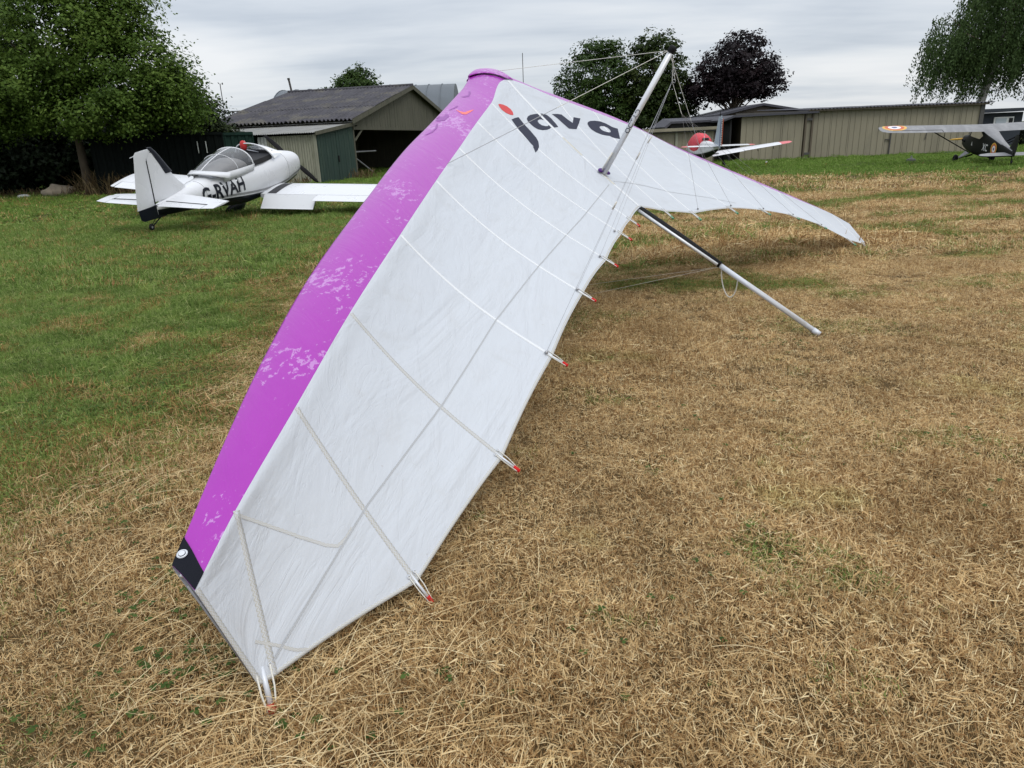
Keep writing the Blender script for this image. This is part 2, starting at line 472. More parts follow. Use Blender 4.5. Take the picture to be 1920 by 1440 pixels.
def leaf_mat(name, dark, mid, light, transl=.3, var_scale=.5):
    m, t = newmat(name)
    a = t.n('ShaderNodeAttribute', _attribute_name='rnd').outputs['Fac']
    tcn = t.n('ShaderNodeTexCoord')
    nl = t.noise(tcn.outputs['Object'], var_scale, 3, .6)
    k = t.math('ADD', t.math('MULTIPLY', a, .65), t.math('MULTIPLY', t.math('SUBTRACT', nl, .3), .75))
    c = t.ramp(k, [(.1, dark), (.5, mid), (.92, light)])
    b = t.n('ShaderNodeBsdfPrincipled', Roughness=.6)
    b.inputs['Specular IOR Level'].default_value = .18
    t.set(b.inputs['Base Color'], c)
    tl = t.n('ShaderNodeBsdfTranslucent'); t.set(tl.inputs[0], c)
    mx = t.n('ShaderNodeMixShader', i0=transl, i1=b.outputs[0], i2=tl.outputs[0])
    finish(t, mx.outputs[0])
    return m

M['ground'] = ground_mat()
M['blade'] = blade_mat('grass blades')
M['straw'] = blade_mat('loose straw', -.6)

# ------------------------------------------------------------------ the field
gm = MB()
gx = [-400, -150, -60, -30, -15, -8, -4, 0, 4, 8, 15, 30, 60, 150, 400]
gy = [-100, -30, -8, 0, 4, 8, 15, 30, 60, 150, 300, 600]
gm.add([(x, y, 0) for y in gy for x in gx], [(j * len(gx) + i, j * len(gx) + i + 1, (j + 1) * len(gx) + i + 1, (j + 1) * len(gx) + i) for j in range(len(gy) - 1) for i in range(len(gx) - 1)])
tag(gm.build('ground', M['ground']), kind='structure')
# ------------------------------------------------------------------ buildings
def corr(o, u, v, W_, L_, pitch=.146, amp=.022, seg=4, uoff=0.0):
    """corrugated sheet from corner o: ridges run along v, waves across u"""
    o, u, v = Vector(o), Vector(u).normalized(), Vector(v).normalized()
    n = u.cross(v); n.normalize()
    k = max(2, int(W_ / pitch * seg)); mb = MB()
    A = []
    for j in (0, 1):
        for i in range(k + 1):
            x = W_ * i / k
            A.append(o + u * x + v * L_ * j + n * amp * math.sin(2 * math.pi * (x + uoff) / pitch))
    mb.add(A, [(i, i + 1, k + 2 + i, k + 1 + i) for i in range(k)])
    return mb

BO = Vector((-8.55, 34.5, 0)); BE = Vector((-.976, .217, 0)); BG = Vector((.217, .976, 0))
barn = thing('barn', 'old open fronted shed with corrugated roof, green doors and weathered gable boards', 'barn', BO)
def bp(u, v, z): return BE * u + BG * v + Vector((0, 0, z))   # local to the barn's corner
rng = random.Random(5)
# main roof, two courses of sheets on the visible slope
EZ, RZ, EV, RV_ = 2.86, 4.95, 3.7, 13.2
sl = (bp(0, RV_, RZ) - bp(0, EV, EZ)); SL = sl.length; sl.normalize()
ncol = 9; wid = 8.4 / ncol
for c in range(ncol):
    for r_ in range(3):
        L0 = SL * r_ / 3; ln = SL / 3 + .15 if r_ < 2 else SL / 3
        o = bp(-.35 + wid * (c + 1), EV, EZ) + sl * (L0 - (.0)) + Vector((0, 0, .045 * r_ * 0 + .022 * (r_ % 2) + .006 * (c % 2) + .03))
        ss = corr(o, -BE, sl, wid + .02, ln, .22, .055, 8).build('roof_sheet', M['asbestos'], barn, True)
sl2 = (bp(0, RV_, RZ) - bp(0, 2 * RV_ - EV, EZ)); L2 = sl2.length; sl2.normalize()
corr(bp(-.35, 2 * RV_ - EV, EZ), BE, sl2, 8.4, L2, .175, .034, 4).build('roof_slope', M['asbestos'], barn, True)
MB().tube([bp(-.36, RV_, RZ + .07), bp(8.05, RV_, RZ + .07)], .09, 8).build('ridge_cap', M['asbestos'], barn, True)
for a, b in (((-.36, EV - .05, EZ - .06), (-.36, RV_, RZ - .03)), ((-.36, RV_, RZ - .03), (-.36, 2 * RV_ - EV, EZ - .06))):
    A, B = bp(*a), bp(*b); d = (B - A)
    MB().loft([[A + q for q in (Vector((0, 0, -.14)), Vector((0, 0, .10)), BE * .05 + Vector((0, 0, .10)), BE * .05 + Vector((0, 0, -.14)))], [B + q for q in (Vector((0, 0, -.14)), Vector((0, 0, .10)), BE * .05 + Vector((0, 0, .10)), BE * .05 + Vector((0, 0, -.14)))]]).build('barge_board', M['old_board'], barn)
# gable boards above the open front
nb = 44
for k in range(nb):
    v0, v1 = 4.35 + (22.0 - 4.35) * k / nb, 4.35 + (22.0 - 4.35) * (k + 1) / nb - .012
    zt = lambda v: RZ - .06 - abs(v - RV_) * (RZ - EZ) / (RV_ - EV)
    zb = 2.50 + rng.uniform(-.02, .02)
    if k == 0: zb = 2.62
    dp = rng.uniform(.0, .012)
    P = [bp(-.06 - dp, v0, zb), bp(-.06 - dp, v1, zb), bp(-.06 - dp, v1, max(zt(v1), zb + .02)), bp(-.06 - dp, v0, max(zt(v0), zb + .02))]
    MB().add(P + [p + BE * .025 for p in P], [(0, 1, 2, 3), (7, 6, 5, 4), (0, 4, 5, 1), (2, 6, 7, 3), (1, 5, 6, 2), (0, 3, 7, 4)]).build('board', M['old_board'], barn)
MB().box(bp(.0, 13.2, 2.48), (.14, 17.9, .16), Matrix((BE, BG, (0, 0, 1))).transposed()).build('lintel', M['old_board'], barn)
# posts, braces and the dark inside
for v in (4.3, 22.0):
    MB().box(bp(.05, v, 1.35), (.16, .16, 2.7), Matrix((BE, BG, (0, 0, 1))).transposed()).build('post', M['old_board'], barn)
MB().tube([bp(.02, 4.45, 1.85), bp(.02, 5.6, 2.46)], .06, 6).build('brace', M['old_board'], barn)
MB().tube([bp(.9, 5.0, 1.30), bp(.9, 9.3, 1.30)], .045, 6).build('rail', M['grey_paint'], barn)
MB().tube([bp(.9, 5.6, 1.25), bp(.9, 8.6, .15)], .04, 6).build('rail', M['grey_paint'], barn)
bx = MB()
for a, b, c, d in (((7.6, 4.1, 0), (7.6, 22.2, 0), (7.6, 22.2, 2.85), (7.6, 4.1, 2.85)), ((0, 22.2, 0), (7.6, 22.2, 0), (7.6, 22.2, 2.85), (0, 22.2, 2.85)), ((.0, 4.25, 0), (7.6, 4.25, 0), (7.6, 4.25, 2.85), (.0, 4.25, 2.85))):
    bx.add([bp(*a), bp(*b), bp(*c), bp(*d)], [(0, 1, 2, 3)])
bx.build('wall', M['old_board'], barn)
gb = MB(); gb.add([bp(7.6, EV + .6, EZ), bp(7.6, RV_, RZ - .08), bp(7.6, 2 * RV_ - EV - .6, EZ)], [(0, 1, 2)]); gb.build('gable_wall', M['old_board'], barn)
# lean-to in front: roof sheets, pale corrugated wall, two green doors in its end
lz0, lz1 = 2.26, 2.72
ls = bp(0, 4.25, lz1) - bp(0, -.25, lz0); LL = ls.length; ls.normalize()
for c in range(9):
    o = bp(-.18 + .92 * (c + 1), -.25, lz0 + .004 * (c % 2))
    corr(o, -BE, ls, .94, LL, .115, .017, 4).build('leanto_sheet', M['zinc_roof'], barn, True)
MB().box(bp(3.9, 4.12, 2.775), (8.1, .10, .03), Matrix((BE, BG, (0, 0, 1))).transposed()).build('flashing', M['white_corr'], barn)
A, B = bp(-.20, -.28, lz0 - .03), bp(-.20, 4.2, lz1 - .03)
MB().loft([[A + q for q in (Vector((0, 0, -.09)), Vector((0, 0, .07)), BE * .05 + Vector((0, 0, .07)), BE * .05 + Vector((0, 0, -.09)))], [B + q for q in (Vector((0, 0, -.09)), Vector((0, 0, .07)), BE * .05 + Vector((0, 0, .07)), BE * .05 + Vector((0, 0, -.09)))]]).build('barge_board', M['old_board'], barn)
for c in range(3):
    corr(bp(.06 + .80 * (c + 1), .0, 0), -BE, (0, 0, 1), .81, 2.17, .125, .022, 6).build('wall_sheet', M['pale_corr'], barn, True)
corr(bp(2.92, -.005, 0), -BE, (0, 0, 1), .46, 2.16, .17, .022, 6).build('wall_sheet', M['white_corr'], barn, True)
corr(bp(8.0, .01, 0), -BE, (0, 0, 1), 5.0, 2.16, .17, .022, 4).build('wall_sheet', M['cont_green'], barn, True)
MB().box(bp(.02, -.02, 1.08), (.12, .10, 2.2), Matrix((BE, BG, (0, 0, 1))).transposed()).build('corner_post', M['pale_corr'], barn)
def ldoor(v0, v1, nm):
    zt = lambda v: lz0 + (lz1 - lz0) * (v + .25) / 4.5 - .10
    P = [bp(-.03, v0, .04), bp(-.03, v1, .04), bp(-.03, v1, zt(v1)), bp(-.03, v0, zt(v0))]
    d = MB().add(P + [p + BE * .05 for p in P], [(0, 1, 2, 3), (7, 6, 5, 4), (0, 4, 5, 1), (2, 6, 7, 3), (1, 5, 6, 2), (0, 3, 7, 4)]).build(nm, M['green_door'], barn)
    n = 7
    for k in range(n):
        a, b = v0 + (v1 - v0) * k / n + .008, v0 + (v1 - v0) * (k + 1) / n - .008
        q = .018 + .004 * (k % 2)
        P = [bp(-.03 - q, a, .05), bp(-.03 - q, b, .05), bp(-.03 - q, b, zt(b) - .01), bp(-.03 - q, a, zt(a) - .01)]
        MB().add(P + [p + BE * (q - .001) for p in P], [(0, 1, 2, 3), (0, 4, 5, 1), (2, 6, 7, 3), (1, 5, 6, 2), (0, 3, 7, 4)]).build('plank', M['green_door'], d)
    return d
d1 = ldoor(.08, 2.06, 'door'); d2 = ldoor(2.10, 4.16, 'door')
MB().box(bp(-.08, 2.14, 1.05), (.04, .10, .30), Matrix((BE, BG, (0, 0, 1))).transposed()).build('hasp', M['black'], d2)
# flue on the ridge
MB().tube([bp(7.9, RV_ + .3, RZ - .3), bp(8.05, RV_ + .3, RZ + .85)], .065, 8).build('flue_pipe', M['wood_pole'], barn)
MB().tube([bp(8.05, RV_ + .3, RZ + .82), bp(8.06, RV_ + .3, RZ + .92)], .085, 8).build('flue_cap', M['wood_pole'], barn)

# steel containers standing against the lean-to
def container(name, label, a, b, h_, mat, depth=2.4, marks=()):
    a, b = Vector(a), Vector(b)
    e = (b - a); L_ = e.length; e.normalize(); n = Vector((-e.y, e.x, 0))
    c = thing(name, label, 'container', a)
    k = int(L_ / 1.12); w_ = L_ / k
    for i in range(k):
        # trapezoid ribs
        mb = MB(); P = []
        m_ = 4
        for q in range(m_):
            x0 = w_ * q / m_
            for dx, dn in ((0, 0), (.09, 0), (.13, .05), (.24, .05)): P.append((x0 + dx * w_ / 1.12, dn))
        P.append((w_, 0))
        A = [e * (w_ * i + x) + n * d_ + Vector((0, 0, .12)) for x, d_ in P]; B = [p + Vector((0, 0, h_ - .24)) for p in A]
        s_ = len(P); mb.add(A + B, [(j, j + 1, s_ + j + 1, s_ + j) for j in range(s_ - 1)]); mb.build('side_panel', mat, c)
    Rm = Matrix((e, n, (0, 0, 1))).transposed()
    for z in (.06, h_ - .06): MB().box(e * L_ / 2 + n * .03 + Vector((0, 0, z)), (L_, .14, .12), Rm).build('side_rail', mat, c)
    MB().box(e * L_ / 2 + n * depth / 2 + Vector((0, 0, h_ - .02)), (L_ - .02, depth, .03), Rm).build('roof', mat, c)
    for x in (.0, L_): MB().box(e * x + n * depth / 2 + Vector((0, 0, h_ / 2)), (.06, depth, h_ - .02), Rm).build('end_wall', mat, c)
    MB().box(e * L_ / 2 + n * depth + Vector((0, 0, h_ / 2)), (L_, .05, h_ - .03), Rm).build('back_wall', mat, c)
    for x in marks: MB().box(e * x - n * .03 + Vector((0, 0, h_ - .62)), (.035, .03, .50), Rm).build('locking_bar', M['white_corr'], c)
    return c
container('shipping_container', 'long dark green corrugated steel container behind the white aeroplane', (-17.2, 31.5, 0), (-12.55, 33.9, 0), 2.44, M['cont_shaded'], marks=(4.15, 4.5))
container('shipping_container', 'shorter green corrugated steel container beside the pale shed wall', (-12.5, 33.95, 0), (-11.35, 34.4, 0), 2.40, M['cont_green'], 2.0, marks=(.85,))

# grey arched hall far behind the shed
nis = thing('arched_hall', 'grey blue arched sheet metal hall rising behind the old shed', 'building', (-8.6, 72, 0))
nb_ = 24; mb = MB(); rr = []
for i in range(14):
    x = -11.5 + 16.0 * i / 13
    rr.append([Vector((x, -7.2 * math.cos(math.pi * q / nb_), 6.75 * math.sin(math.pi * q / nb_) ** .8)) for q in range(nb_ + 1)])
mb.loft(rr, closed=False, caps=False).build('arched_roof', M['nissen'], nis, True)
for x in (-11.5, 4.5):
    MB().add([Vector((x, -7.2 * math.cos(math.pi * q / nb_), 6.75 * math.sin(math.pi * q / nb_) ** .8)) for q in range(nb_ + 1)], [tuple(range(nb_ + 1))]).build('end_wall', M['nissen'], nis)
for i in range(13):
    x = -11.5 + 16.0 * i / 13
    MB().tube([Vector((x, -7.23 * math.cos(math.pi * q / nb_), 6.78 * math.sin(math.pi * q / nb_) ** .8)) for q in range(nb_ + 1)], .04, 4, False).build('rib', M['nissen'], nis)

# long beige hangar on the right
hg = thing('hangar', 'long beige metal clad hangar with low dark roof edge', 'hangar', (12.81, 40.2, 0))
HX = 12.75
def cladding(parent, x0, x1, z0, z1, y=0.0, mat='wall_beige', pw=1.02, rib=.34, name='wall_panel'):
    n = max(1, round((x1 - x0) / pw)); w_ = (x1 - x0) / n
    for k in range(n):
        a = x0 + w_ * k; P = []
        m_ = max(1, round(w_ / rib))
        for q in range(m_):
            r0 = a + .006 + (w_ - .012) * q / m_; rw = (w_ - .012) / m_
            P += [(r0, 0), (r0 + rw * .72, 0), (r0 + rw * .78, -.028), (r0 + rw * .94, -.028)]
        P.append((a + w_ - .006, 0))
        jj = .006 * (k % 3)
        A = [Vector((x, y + d - jj, z0)) for x, d in P]; B = [Vector((x, y + d - jj, z1 + (.0))) for x, d in P]
        s_ = len(P)
        MB().add(A + B, [(j, j + 1, s_ + j + 1, s_ + j) for j in range(s_ - 1)]).build(name, M[mat], parent)
cladding(hg, 0, 3.35, .05, 2.30)
cladding(hg, 3.85, HX, .05, 2.42)
b_ = MB(); b_.box((HX / 2 + 1.75, 4.0, 1.22), (HX - 3.6, 7.8, 2.42)); b_.box((1.75, 4.0, 1.15), (3.4, 7.7, 2.25)); b_.build('core_wall', M['rust_trim'], hg)
for x in (3.42, 3.78): MB().box((x, -.05, 1.18), (.09, .12, 2.34)).build('door_post', M['rust_trim'], hg)
MB().box((3.6, .02, 1.16), (.28, .05, 2.3)).build('door_jamb', M['wall_beige'], hg)
for z in (.28, 2.02): MB().box((3.6, -.07, z), (.30, .10, .12)).build('door_bracket', M['trim_dark'], hg)
MB().box((1.75, -.13, 2.40), (4.2, .12, .10)).build('door_track', M['trim_dark'], hg)
MB().box((HX + .06, -.03, 1.22), (.22, .14, 2.5)).build('corner_trim', M['trim_dark'], hg)
# roof sheets with a ragged corrugated edge
for k in range(10):
    x0 = 3.5 + (HX + .5 - 3.5) * k / 10; x1 = 3.5 + (HX + .5 - 3.5) * (k + 1) / 10
    corr((x0, -.35, 2.50 + .01 * (k % 2)), (1, 0, 0), (0, 1, .03), x1 - x0 + .02, 8.4, .19, .028, 6).build('roof_sheet', M['roof_dark'], hg, True)
MB().box((8.25, -.2, 2.455), (9.5, .18, .10)).build('eave_trim', M['rust_trim'], hg)
rf = MB(); rf.add([Vector(p) for p in ((-.5, -.3, 2.36), (4.0, -.3, 2.42), (4.0, 8, 2.55), (-.5, 8, 2.5), (-1.1, -.25, 2.16), (-1.1, 8, 2.16))], [(0, 1, 2, 3), (4, 0, 3, 5)])
o = rf.build('roof_slope', M['roof_dark'], hg); so = o.modifiers.new('s', 'SOLIDIFY'); so.thickness = .10
MB().box((-.55, 3.8, 1.08), (.08, 7.6, 2.1)).build('side_wall', M['shade_black'], hg)  # black stands for the shadowed gap at this end
# small fittings on the long wall: a down pipe and a hinge
MB().tube([(8.07, -.07, .05), (8.07, -.07, 1.28)], .035, 6).build('down_pipe', M['trim_dark'], hg)
MB().box((7.95, -.07, .84), (.30, .05, .05)).build('latch', M['trim_dark'], hg)
MB().tube([(9.95, -.05, .75), (10.02, -.05, 1.12)], .02, 5).build('latch', M['trim_dark'], hg)
mb = MB(); mb.ball((11.25, -.28, .04), (.32, .14, .07), 10, 5); mb.build('sandbag', M['trim_dark'], hg, True)

# gabled roof rising behind the left end of the hangar
gr = thing('gabled_hangar', 'dark low pitched gable roof showing above the beige hangar', 'hangar', (17.0, 49.0, 0))
mb = MB(); mb.add([Vector((x, y, z)) for y in (0, 9) for x, z in ((-3.2, 2.60), (0, 3.22), (3.4, 2.60))], [(0, 1, 4, 3), (1, 2, 5, 4)])
o = mb.build('roof', M['roof_dark'], gr); so = o.modifiers.new('s', 'SOLIDIFY'); so.thickness = .14
MB().add([Vector(p) for p in ((-3.0, .3, 0), (3.2, .3, 0), (3.2, .3, 2.55), (0, .3, 3.12), (-3.0, .3, 2.55))], [(0, 1, 2, 3, 4)]).build('gable_wall', M['rust_trim'], gr)

# low flat garage and shelter with its shaded inside painted black, left of the hangar, half hidden by the glider
ga = thing('low_garage', 'low flat roofed beige garage block beyond the far wing', 'garage', (6.0, 38.6, 0))
cladding(ga, 0, 2.9, .03, 1.62, 0, 'wall_beige', .97, .32); cladding(ga, 3.05, 4.9, .03, 1.66, 0, 'wall_beige', .92, .31)
MB().box((2.975, -.05, .84), (.13, .10, 1.66)).build('door_post', M['pale_corr'], ga)
MB().box((2.4, 2.2, .8), (5.2, 4.2, 1.6)).build('core_wall', M['rust_trim'], ga)
MB().box((2.4, 2.0, 1.76), (5.4, 4.7, .15), (0, R(-.4), 0)).build('roof', M['wall_beige'], ga)
MB().box((2.4, -.20, 1.655), (5.3, .06, .06)).build('door_track', M['trim_dark'], ga)
ds = thing('dark_shelter', 'shelter with dark felt roof between garage and hangar, shaded inside painted black', 'shed', (9.6, 42.5, 0))
for k in range(14):
    MB().box((.05 + .30 * k + .0, .0 - .01 * (k % 2), 1.1), (.285, .04, 2.2)).build('board', M['shade_black'], ds)  # black front stands in for the open shelter's dark inside
MB().box((2.0, 1.8, 1.05), (4.2, 3.5, 2.1)).build('core_wall', M['shade_black'], ds)
mb = MB(); mb.add([Vector(p) for p in ((-.1, -.25, 2.22), (4.4, -.25, 2.24), (4.4, 3.8, 2.46), (.3, 3.8, 2.46), (-.45, -.25, 1.95), (-.45, 3.8, 1.95))], [(0, 1, 2, 3), (4, 0, 3, 5)])
o = mb.build('roof', M['roof_dark'], ds); so = o.modifiers.new('s', 'SOLIDIFY'); so.thickness = .12
MB().box((3.0, -.06, .35), (1.6, .05, .6)).build('kick_board', M['rust_trim'], ds)

# small dark building with a window behind the hangar's right end
sh = thing('small_building', 'small dark flat roofed building with a white window behind the hangar end', 'building', (27.6, 43.5, 0))
MB().box((1.2, 1.6, 1.0), (2.9, 3.0, 2.0)).build('wall', M['shed_blue'], sh)
MB().box((1.25, 1.5, 2.13), (3.5, 3.8, .17)).build('roof', M['shed_blue'], sh)
wf = MB(); wf.box((1.55, .07, 1.45), (1.15, .06, .62)); wf = wf.build('window', M['white_flat'], sh)
MB().box((1.38, .03, 1.45), (.62, .03, .48)).build('pane', M['window'], wf)
MB().box((1.95, .03, 1.45), (.22, .03, .48)).build('pane', M['dark'], wf)

# ------------------------------------------------------------------ small things on the field
tag(MB().ball((0, 0, .16), (.62, .42, .30), 14, 9).build('boulder', M['stone'], None, True), 'pale rounded boulder at the edge of the trees behind the tail', 'boulder')
bo = bpy.data.objects['boulder']; bo.location = (-19.6, 32.6, .05); bo.rotation_euler = (0, 0, .4)
for v in bo.data.vertices: v.co *= 1 + .16 * math.sin(v.co.x * 9 + v.co.z * 7) * math.cos(v.co.y * 8)
s2 = tag(MB().ball((0, 0, .04), (.30, .22, .10), 10, 6).build('flat_stone', M['white_corr'], None, True), 'small whitish flat stone in the grass near the boulder', 'stone')
s2.location = (-21.0, 32.3, .03)
mk = thing('tie_down_weight', 'small dark tie down weight with a handle standing on the grass', 'weight', (17.45, 31.6, 0))
MB().tube([(0, 0, .0), (0, 0, .16), (0, 0, .2)], [.20, .18, .06], 14).build('disc', M['trim_dark'], mk, True)
MB().tube([(0, 0, .18), (0, 0, .30)], .035, 8).build('handle', M['grey_paint'], mk)
fm = thing('field_marker', 'tiny pale marker post in the grass before the hangar', 'marker', (12.1, 34.0, 0))
MB().tube([(0, 0, 0), (0, 0, .16)], .035, 6).build('post', M['yellow'], fm)
MB().tube([(0, 0, .16), (0, 0, .22)], .04, 6).build('cap', M['white_flat'], fm)

def mast(name, label, x, y, z0, h_, lean=0.0, extra=True):
    o = thing(name, label, 'antenna', (x, y, 0))
    MB().tube([(0, 0, 0), (lean * .5, 0, z0), (lean, 0, z0 + h_)], .028, 6).build('pole', M['wood_pole'], o)
    if extra:
        MB().tube([(lean - .06, 0, z0 + h_), (lean - .12, 0, z0 + h_ + .08)], .025, 5).build('sensor', M['wood_pole'], o)
        MB().tube([(lean + .16, 0, z0 + h_ - .06), (lean + .16, 0, z0 + h_ + .06)], .035, 5).build('sensor', M['wood_pole'], o)
        MB().tube([(lean, 0, z0 + h_ - .02), (lean + .16, 0, z0 + h_)], .012, 4).build('arm', M['wood_pole'], o)
    return o
mast('antenna_mast', 'thin weather mast with two sensors standing behind the left end of the shed', -18.1, 50, 4.0, 1.75)
mast('antenna_mast', 'thin aerial pole rising above the wing beside the nose of the glider', 1.9, 62, 5.0, 3.1, 0, False)
fr_ = thing('metal_gantry', 'light metal railing frame at the left end of the shed roof', 'railing', (-17.6, 50, 0))
for a, b in (((0, 0, 0), (0, 0, 4.05)), ((.85, 0, 0), (.85, 0, 4.05)), ((-.1, 0, 4.05), (.9, 0, 4.07)), ((.85, 0, 4.07), (1.75, .2, 3.5)), ((0, 0, 3.6), (.9, 0, 3.6)), ((0, 0, 4.0), (.85, 0, 3.62))):
    MB().tube([a, b], .035, 5).build('rail', M['wood_pole'], fr_)
# ------------------------------------------------------------------ trees
def leaf_mesh(name, P, N, S, rnd, mat, parent, asp=1.7, droop=None):
    """one small diamond leaf per row, folded a little along its midrib"""
    n = len(P)
    g = np.random.default_rng(len(P) + 7)
    t = g.normal(size=(n, 3)); t -= N * (t * N).sum(1)[:, None]
    if droop is not None: t = t * .5 + droop; t -= N * (t * N).sum(1)[:, None] * .5
    t /= np.linalg.norm(t, axis=1)[:, None]
    b = np.cross(N, t)
    L_ = (S * asp / 2)[:, None]; W_ = (S / 2)[:, None]
    V = np.stack([P - t * L_, P + b * W_ + N * W_ * .25 + t * L_ * .1, P + t * L_, P - b * W_ + N * W_ * .25 + t * L_ * .1], 1).reshape(-1, 3)
    me = bpy.data.meshes.new(name)
    me.vertices.add(4 * n); me.vertices.foreach_set('co', V.ravel())
    me.loops.add(4 * n); me.loops.foreach_set('vertex_index', np.arange(4 * n))
    me.polygons.add(n); me.polygons.foreach_set('loop_start', np.arange(n) * 4)
    at = me.attributes.new('rnd', 'FLOAT', 'FACE'); at.data.foreach_set('value', rnd.astype(np.float32))
    me.materials.append(mat); me.update(calc_edges=True)
    o = bpy.data.objects.new(name, me); COL.objects.link(o); o.parent = parent
    return o

def crown(lobes, n_cl, per, cl_r, seed, shell=.55, flat=.6):
    """leaf positions gathered in twig clusters inside a set of lobes (x, y, z, rx, ry, rz)"""
    g = np.random.default_rng(seed)
    lob = np.array(lobes, float)
    wgt = (lob[:, 3] * lob[:, 4] * lob[:, 5]) ** .75; wgt /= wgt.sum()
    k = g.choice(len(lob), n_cl, p=wgt)
    d = g.normal(size=(n_cl, 3)); d /= np.linalg.norm(d, axis=1)[:, None]
    r = g.uniform(0, 1, n_cl) ** (1 / 3); r = np.where(g.random(n_cl) < shell, g.uniform(.78, 1.06, n_cl), r)
    bump = 1 + .16 * np.sin(d[:, 0] * 5 + k) * np.cos(d[:, 1] * 4 + k * 1.7) + .12 * np.sin(d[:, 2] * 7 + k * 2.3)
    C = lob[k, :3] + d * (r * bump)[:, None] * lob[k, 3:]
    ci = np.repeat(np.arange(n_cl), per); m = len(ci)
    size = g.uniform(.6, 1.35, n_cl)[ci]
    off = g.normal(size=(m, 3)) * np.array([1, 1, flat]) * cl_r * size[:, None] * .55
    P = C[ci] + off
    N = d[ci] * .7 + g.normal(size=(m, 3)) * .55 + np.array([0, 0, .75]); N /= np.linalg.norm(N, axis=1)[:, None]
    rnd = np.clip(g.normal(.5, .2, n_cl)[ci] * .6 + g.uniform(0, 1, m) * .4, 0, 1)
    return P, N, rnd, C

def tree(name, label, base, lobes, n_cl, per, cl_r, leaf, mat, trunk_h, trunk_r, seed, bark='bark', lean=(0, 0), cat='tree', shell=.55, group=None, limbs=7, flat=.6):
    t = thing(name, label, cat, (base[0], base[1], 0), group=group)
    P, N, rnd, C = crown(lobes, n_cl, per, cl_r, seed, shell, flat)
    keep = P[:, 2] > .12
    P, N, rnd = P[keep], N[keep], rnd[keep]
    g = np.random.default_rng(seed + 1)
    leaf_mesh('crown', P, N, leaf * g.uniform(.7, 1.3, len(P)), rnd, mat, t)
    top = Vector((lean[0], lean[1], trunk_h))
    tr = MB(); tr.tube([(0, 0, -.1), (0.02, 0, .12 * trunk_h), (lean[0] * .45 + .05, lean[1] * .45, trunk_h * .5), top], [trunk_r * 1.35, trunk_r, trunk_r * .82, trunk_r * .6], 10)
    tro = tr.build('trunk', M[bark], t, True)
    br = MB()
    ids = g.choice(len(C), min(limbs * 3, len(C)), replace=False)
    for q, i in enumerate(ids):
        e = Vector(C[i]); s_ = Vector((lean[0] * .5, lean[1] * .5, trunk_h * .5)).lerp(top, g.uniform(.15, 1.0))
        if e.z < s_.z + .15: continue
        mid = s_.lerp(e, .5) + Vector((g.normal() * .12, g.normal() * .12, .06 * (e - s_).length))
        r_ = trunk_r * (.42 if q < limbs else .2)
        br.tube([s_, mid, e], [r_, r_ * .6, r_ * .15], 6, False)
    if br.v: br.build('branches', M[bark], tro, True)
    return t

L_mid = leaf_mat('mid green leaves', (.020, .046, .007), (.092, .155, .024), (.205, .28, .06), .38, .35)
L_dark = leaf_mat('dark leaves', (.004, .009, .004), (.009, .018, .006), (.02, .036, .011), .15, .3)  # shade under and behind the big left trees is put into these greens
L_olive = leaf_mat('olive leaves', (.012, .022, .007), (.03, .048, .013), (.062, .064, .022), .22, .5)
L_fresh = leaf_mat('fresh leaves', (.018, .039, .008), (.042, .078, .015), (.075, .118, .026), .3, .4)
L_plum = leaf_mat('copper leaves', (.006, .004, .006), (.012, .007, .009), (.027, .013, .015), .15, .6)
L_birch = leaf_mat('birch leaves', (.022, .045, .012), (.054, .092, .026), (.095, .14, .042), .34, .4)
L_weed = leaf_mat('dock and dead stalks', (.05, .032, .015), (.11, .075, .035), (.24, .18, .09), .2, 1.0)

# left: one broad bright tree, a dark giant behind it, an olive bush at its right shoulder, a deep hedge beneath
tree('broadleaf_tree', 'big bright green broadleaf tree with a bare trunk behind the white aeroplane', (-18.2, 32.5),
     [(.6, -.6, 6.1, 2.7, 2.2, 2.0), (-1.6, -1.0, 4.4, 2.5, 2.2, 1.5), (3.1, -.4, 4.7, 2.2, 1.9, 1.8), (1.5, -.3, 8.3, 2.2, 1.9, 1.8), (-4.4, -1.6, 4.5, 2.0, 1.8, 1.2), (1.6, -1.2, 3.2, 2.4, 1.5, .9), (-3.2, -1.4, 3.3, 2.1, 1.5, .85), (4.6, -.2, 3.7, 1.4, 1.3, 1.1), (2.7, -.2, 6.9, 1.6, 1.4, 1.3)],
     1500, 62, .52, .085, L_mid, 4.2, .20, 11, lean=(-.15, .1))
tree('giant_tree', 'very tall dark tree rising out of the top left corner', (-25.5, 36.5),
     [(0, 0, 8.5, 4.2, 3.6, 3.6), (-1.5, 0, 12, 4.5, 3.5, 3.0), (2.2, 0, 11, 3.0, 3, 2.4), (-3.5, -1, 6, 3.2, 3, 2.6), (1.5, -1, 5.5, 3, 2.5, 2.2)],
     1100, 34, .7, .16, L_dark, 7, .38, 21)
tree('bushy_tree', 'dull olive bushy tree at the left end of the shed', (-14.9, 36.2),
     [(0, 0, 3.0, 1.5, 1.5, 1.9), (.9, 0, 2.4, 1.2, 1.2, 1.3), (-.7, 0, 4.2, 1.3, 1.3, 1.3), (1.4, .0, 1.9, .9, 1, .9)],
     620, 30, .36, .10, L_olive, 2.6, .12, 31)
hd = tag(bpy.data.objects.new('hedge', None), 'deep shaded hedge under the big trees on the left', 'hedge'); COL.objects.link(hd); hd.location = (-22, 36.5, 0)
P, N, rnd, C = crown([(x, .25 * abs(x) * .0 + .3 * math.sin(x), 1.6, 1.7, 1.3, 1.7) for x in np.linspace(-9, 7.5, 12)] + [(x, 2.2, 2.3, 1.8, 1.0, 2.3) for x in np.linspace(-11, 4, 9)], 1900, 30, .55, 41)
k_ = P[:, 2] > .05
